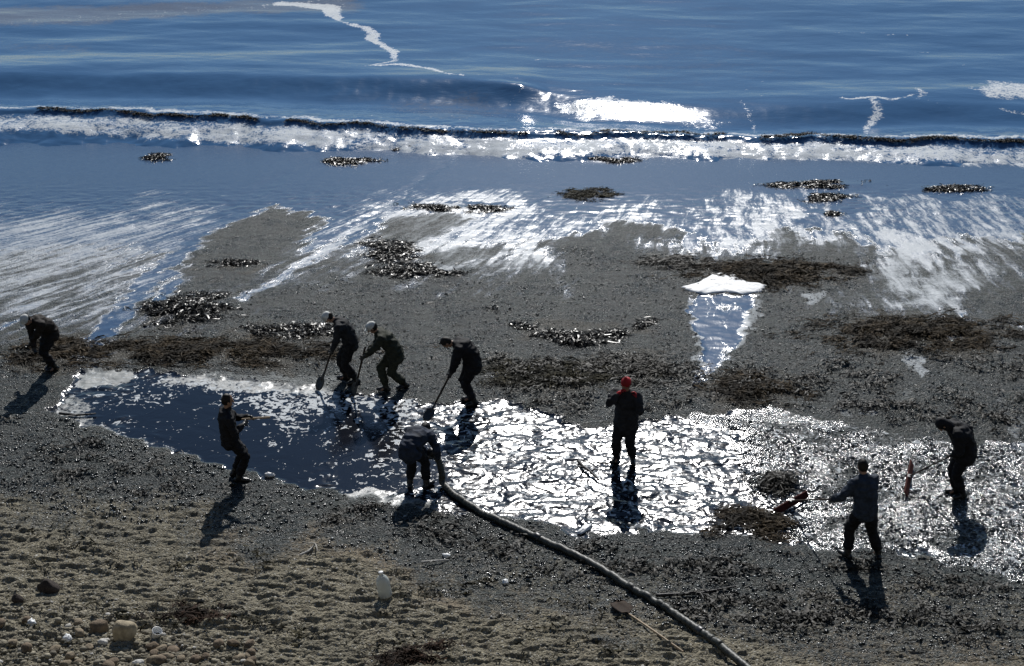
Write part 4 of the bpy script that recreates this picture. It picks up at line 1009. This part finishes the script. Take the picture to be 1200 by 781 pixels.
def crumple(name, px, py, size, mat, label, cat, seed):
    s = Shape(); s.ellipsoid((0, 0, 0), ((1, 0, 0), (0, 1, 0), (0, 0, 1)), 16, 10); me = s.mesh(name)
    for v in me.vertices:
        w = 1 + .5 * mnoise.noise(v.co * 2.1 + Vector((seed * 3.7, 0, 0))) - .35 * abs(mnoise.noise(v.co * 4.3 + Vector((0, seed, 0))))
        v.co = (v.co.x * w * size[0], v.co.y * w * size[1], v.co.z * w * size[2])
    me.update(); g = G(px, py); return tag(link(name, me, mat, None, (g[0], g[1], g[2] + size[2] * .55), seed), label, cat)
g = G(182, 749); r = empty('plastic_cup', g, 'crushed white plastic cup beside the cream boulder', 'cup')
lathe([(.05, 0), (.055, .01), (.066, .10), (.075, .155), (.078, .16), (.072, .158), (.06, .10), (.045, .02), (.0, .018)], 16).build('cup_wall', WPL, r)
r.rotation_euler = (R(14), R(20), 0)
crumple('plastic_bag', 37, 731, (.075, .06, .07), WPL, 'small bluish white bag scrap on coarse pebbles', 'litter', 1)
crumple('plastic_bag', 80, 752, (.08, .06, .07), WPL, 'torn white bag scrap below the brown flat stone', 'litter', 2)
crumple('plastic_bag', 316, 557, (.10, .05, .05), WPL, 'white bag at the pool edge by the stick holder', 'litter', 3)
crumple('plastic_bag', 685, 619, (.20, .07, .04), WPL, 'flat white sheet at the landward rim of the glare', 'litter', 4)
crumple('plastic_bag', 592, 684, (.06, .05, .05), WPL, 'small white scrap on dark gravel alongside the hose', 'litter', 5)
crumple('plastic_bag', 523, 652, (.07, .05, .04), WPL, 'white scrap next to the bleached driftwood', 'litter', 6)
def driftwood(px, label, mat, r0, seed, twigs=2, name='driftwood'):
    rr = random.Random(seed); q = [G(*p, r0 * 1.1) for p in px]; b = q[0].copy(); q = [p - b + np.array((0, 0, rr.uniform(0, .03))) for p in q]
    e = empty(name, b, label, 'driftwood')
    s = Shape(); s.tube(q, [r0 * (1 - .5 * k / (len(q) - 1)) for k in range(len(q))], ZU, 8); s.build('stem', mat, e)
    for k in range(twigs):
        p = q[rr.randrange(1, len(q))]; d = np.array((rr.uniform(-.25, .25), rr.uniform(-.3, .3), rr.uniform(.03, .12)))
        s = Shape(); s.tube([p, p + d * .5 + np.array((0, 0, .02)), p + d], [r0 * .5, r0 * .4, r0 * .25], ZU, 6); s.build('twig', mat, e)
    return e
PALE = simple_mat('bleached_wood', (0.42, 0.40, 0.36), .8, .25, 14, .004, 60)
BARK = simple_mat('wet_bark', (0.02, 0.016, 0.013), .5, .4, 20, .006, 60)
driftwood([(678, 541), (684, 549), (692, 555), (702, 563)], 'dark crooked branch lying in the white glare by the red-capped person', BARK, .035, 1, 2)
driftwood([(495, 663), (510, 661), (526, 656)], 'bleached driftwood lying on dark gravel above the plastic bottle', PALE, .022, 2, 1)
driftwood([(352, 652), (362, 647), (370, 641)], 'short bleached driftwood on tan shingle below the oil pool', PALE, .022, 3, 2)
driftwood([(70, 485), (90, 487), (112, 486)], 'dark straight branch along the pale rim of the pool tip', BARK, .03, 4, 1)
driftwood([(700, 542), (712, 543), (723, 543)], 'thin dark stick by the boots of the red-capped person', BARK, .018, 5, 0)
driftwood([(770, 702), (820, 697), (862, 690)], 'dark twisted root on brown shingle across the hose from the abandoned shovel', BARK, .03, 7, 3)
# sun glare at the head of the rivulet, modelled as a solid white patch
GLR = NT('glare_white'); oo = GLR.obj(); f_ = GLR.noise(oo, 14, 5, .65)
GLR.set(GLR.bsdf, 'Base Color', GLR.mix(f_, (0.80, 0.81, 0.80), (0.88, 0.88, 0.87))); GLR.set(GLR.bsdf, 'Roughness', .55)
GLR.set(GLR.bsdf, 'Normal', GLR.bump(f_, .7, .03))
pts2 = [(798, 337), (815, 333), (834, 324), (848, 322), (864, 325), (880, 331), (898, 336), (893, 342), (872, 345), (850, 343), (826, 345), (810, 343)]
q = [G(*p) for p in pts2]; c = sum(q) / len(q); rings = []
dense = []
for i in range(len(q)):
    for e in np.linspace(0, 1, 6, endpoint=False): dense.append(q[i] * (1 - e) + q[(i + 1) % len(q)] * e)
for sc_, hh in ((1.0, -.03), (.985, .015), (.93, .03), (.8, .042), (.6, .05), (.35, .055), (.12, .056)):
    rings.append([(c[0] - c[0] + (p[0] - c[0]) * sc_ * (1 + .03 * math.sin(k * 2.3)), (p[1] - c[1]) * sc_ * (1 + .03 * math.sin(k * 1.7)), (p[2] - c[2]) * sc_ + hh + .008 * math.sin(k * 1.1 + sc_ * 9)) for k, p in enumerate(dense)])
s = Shape(); s.ring_loft(rings); tag(s.build('glare_patch', GLR.mat, None, tuple(c)), 'bright white patch modelling sun glare at the head of the narrow blue rivulet', 'foam')  # filed under foam, but stands in for sun glare

bpy.data.scenes.remove(BENCH)
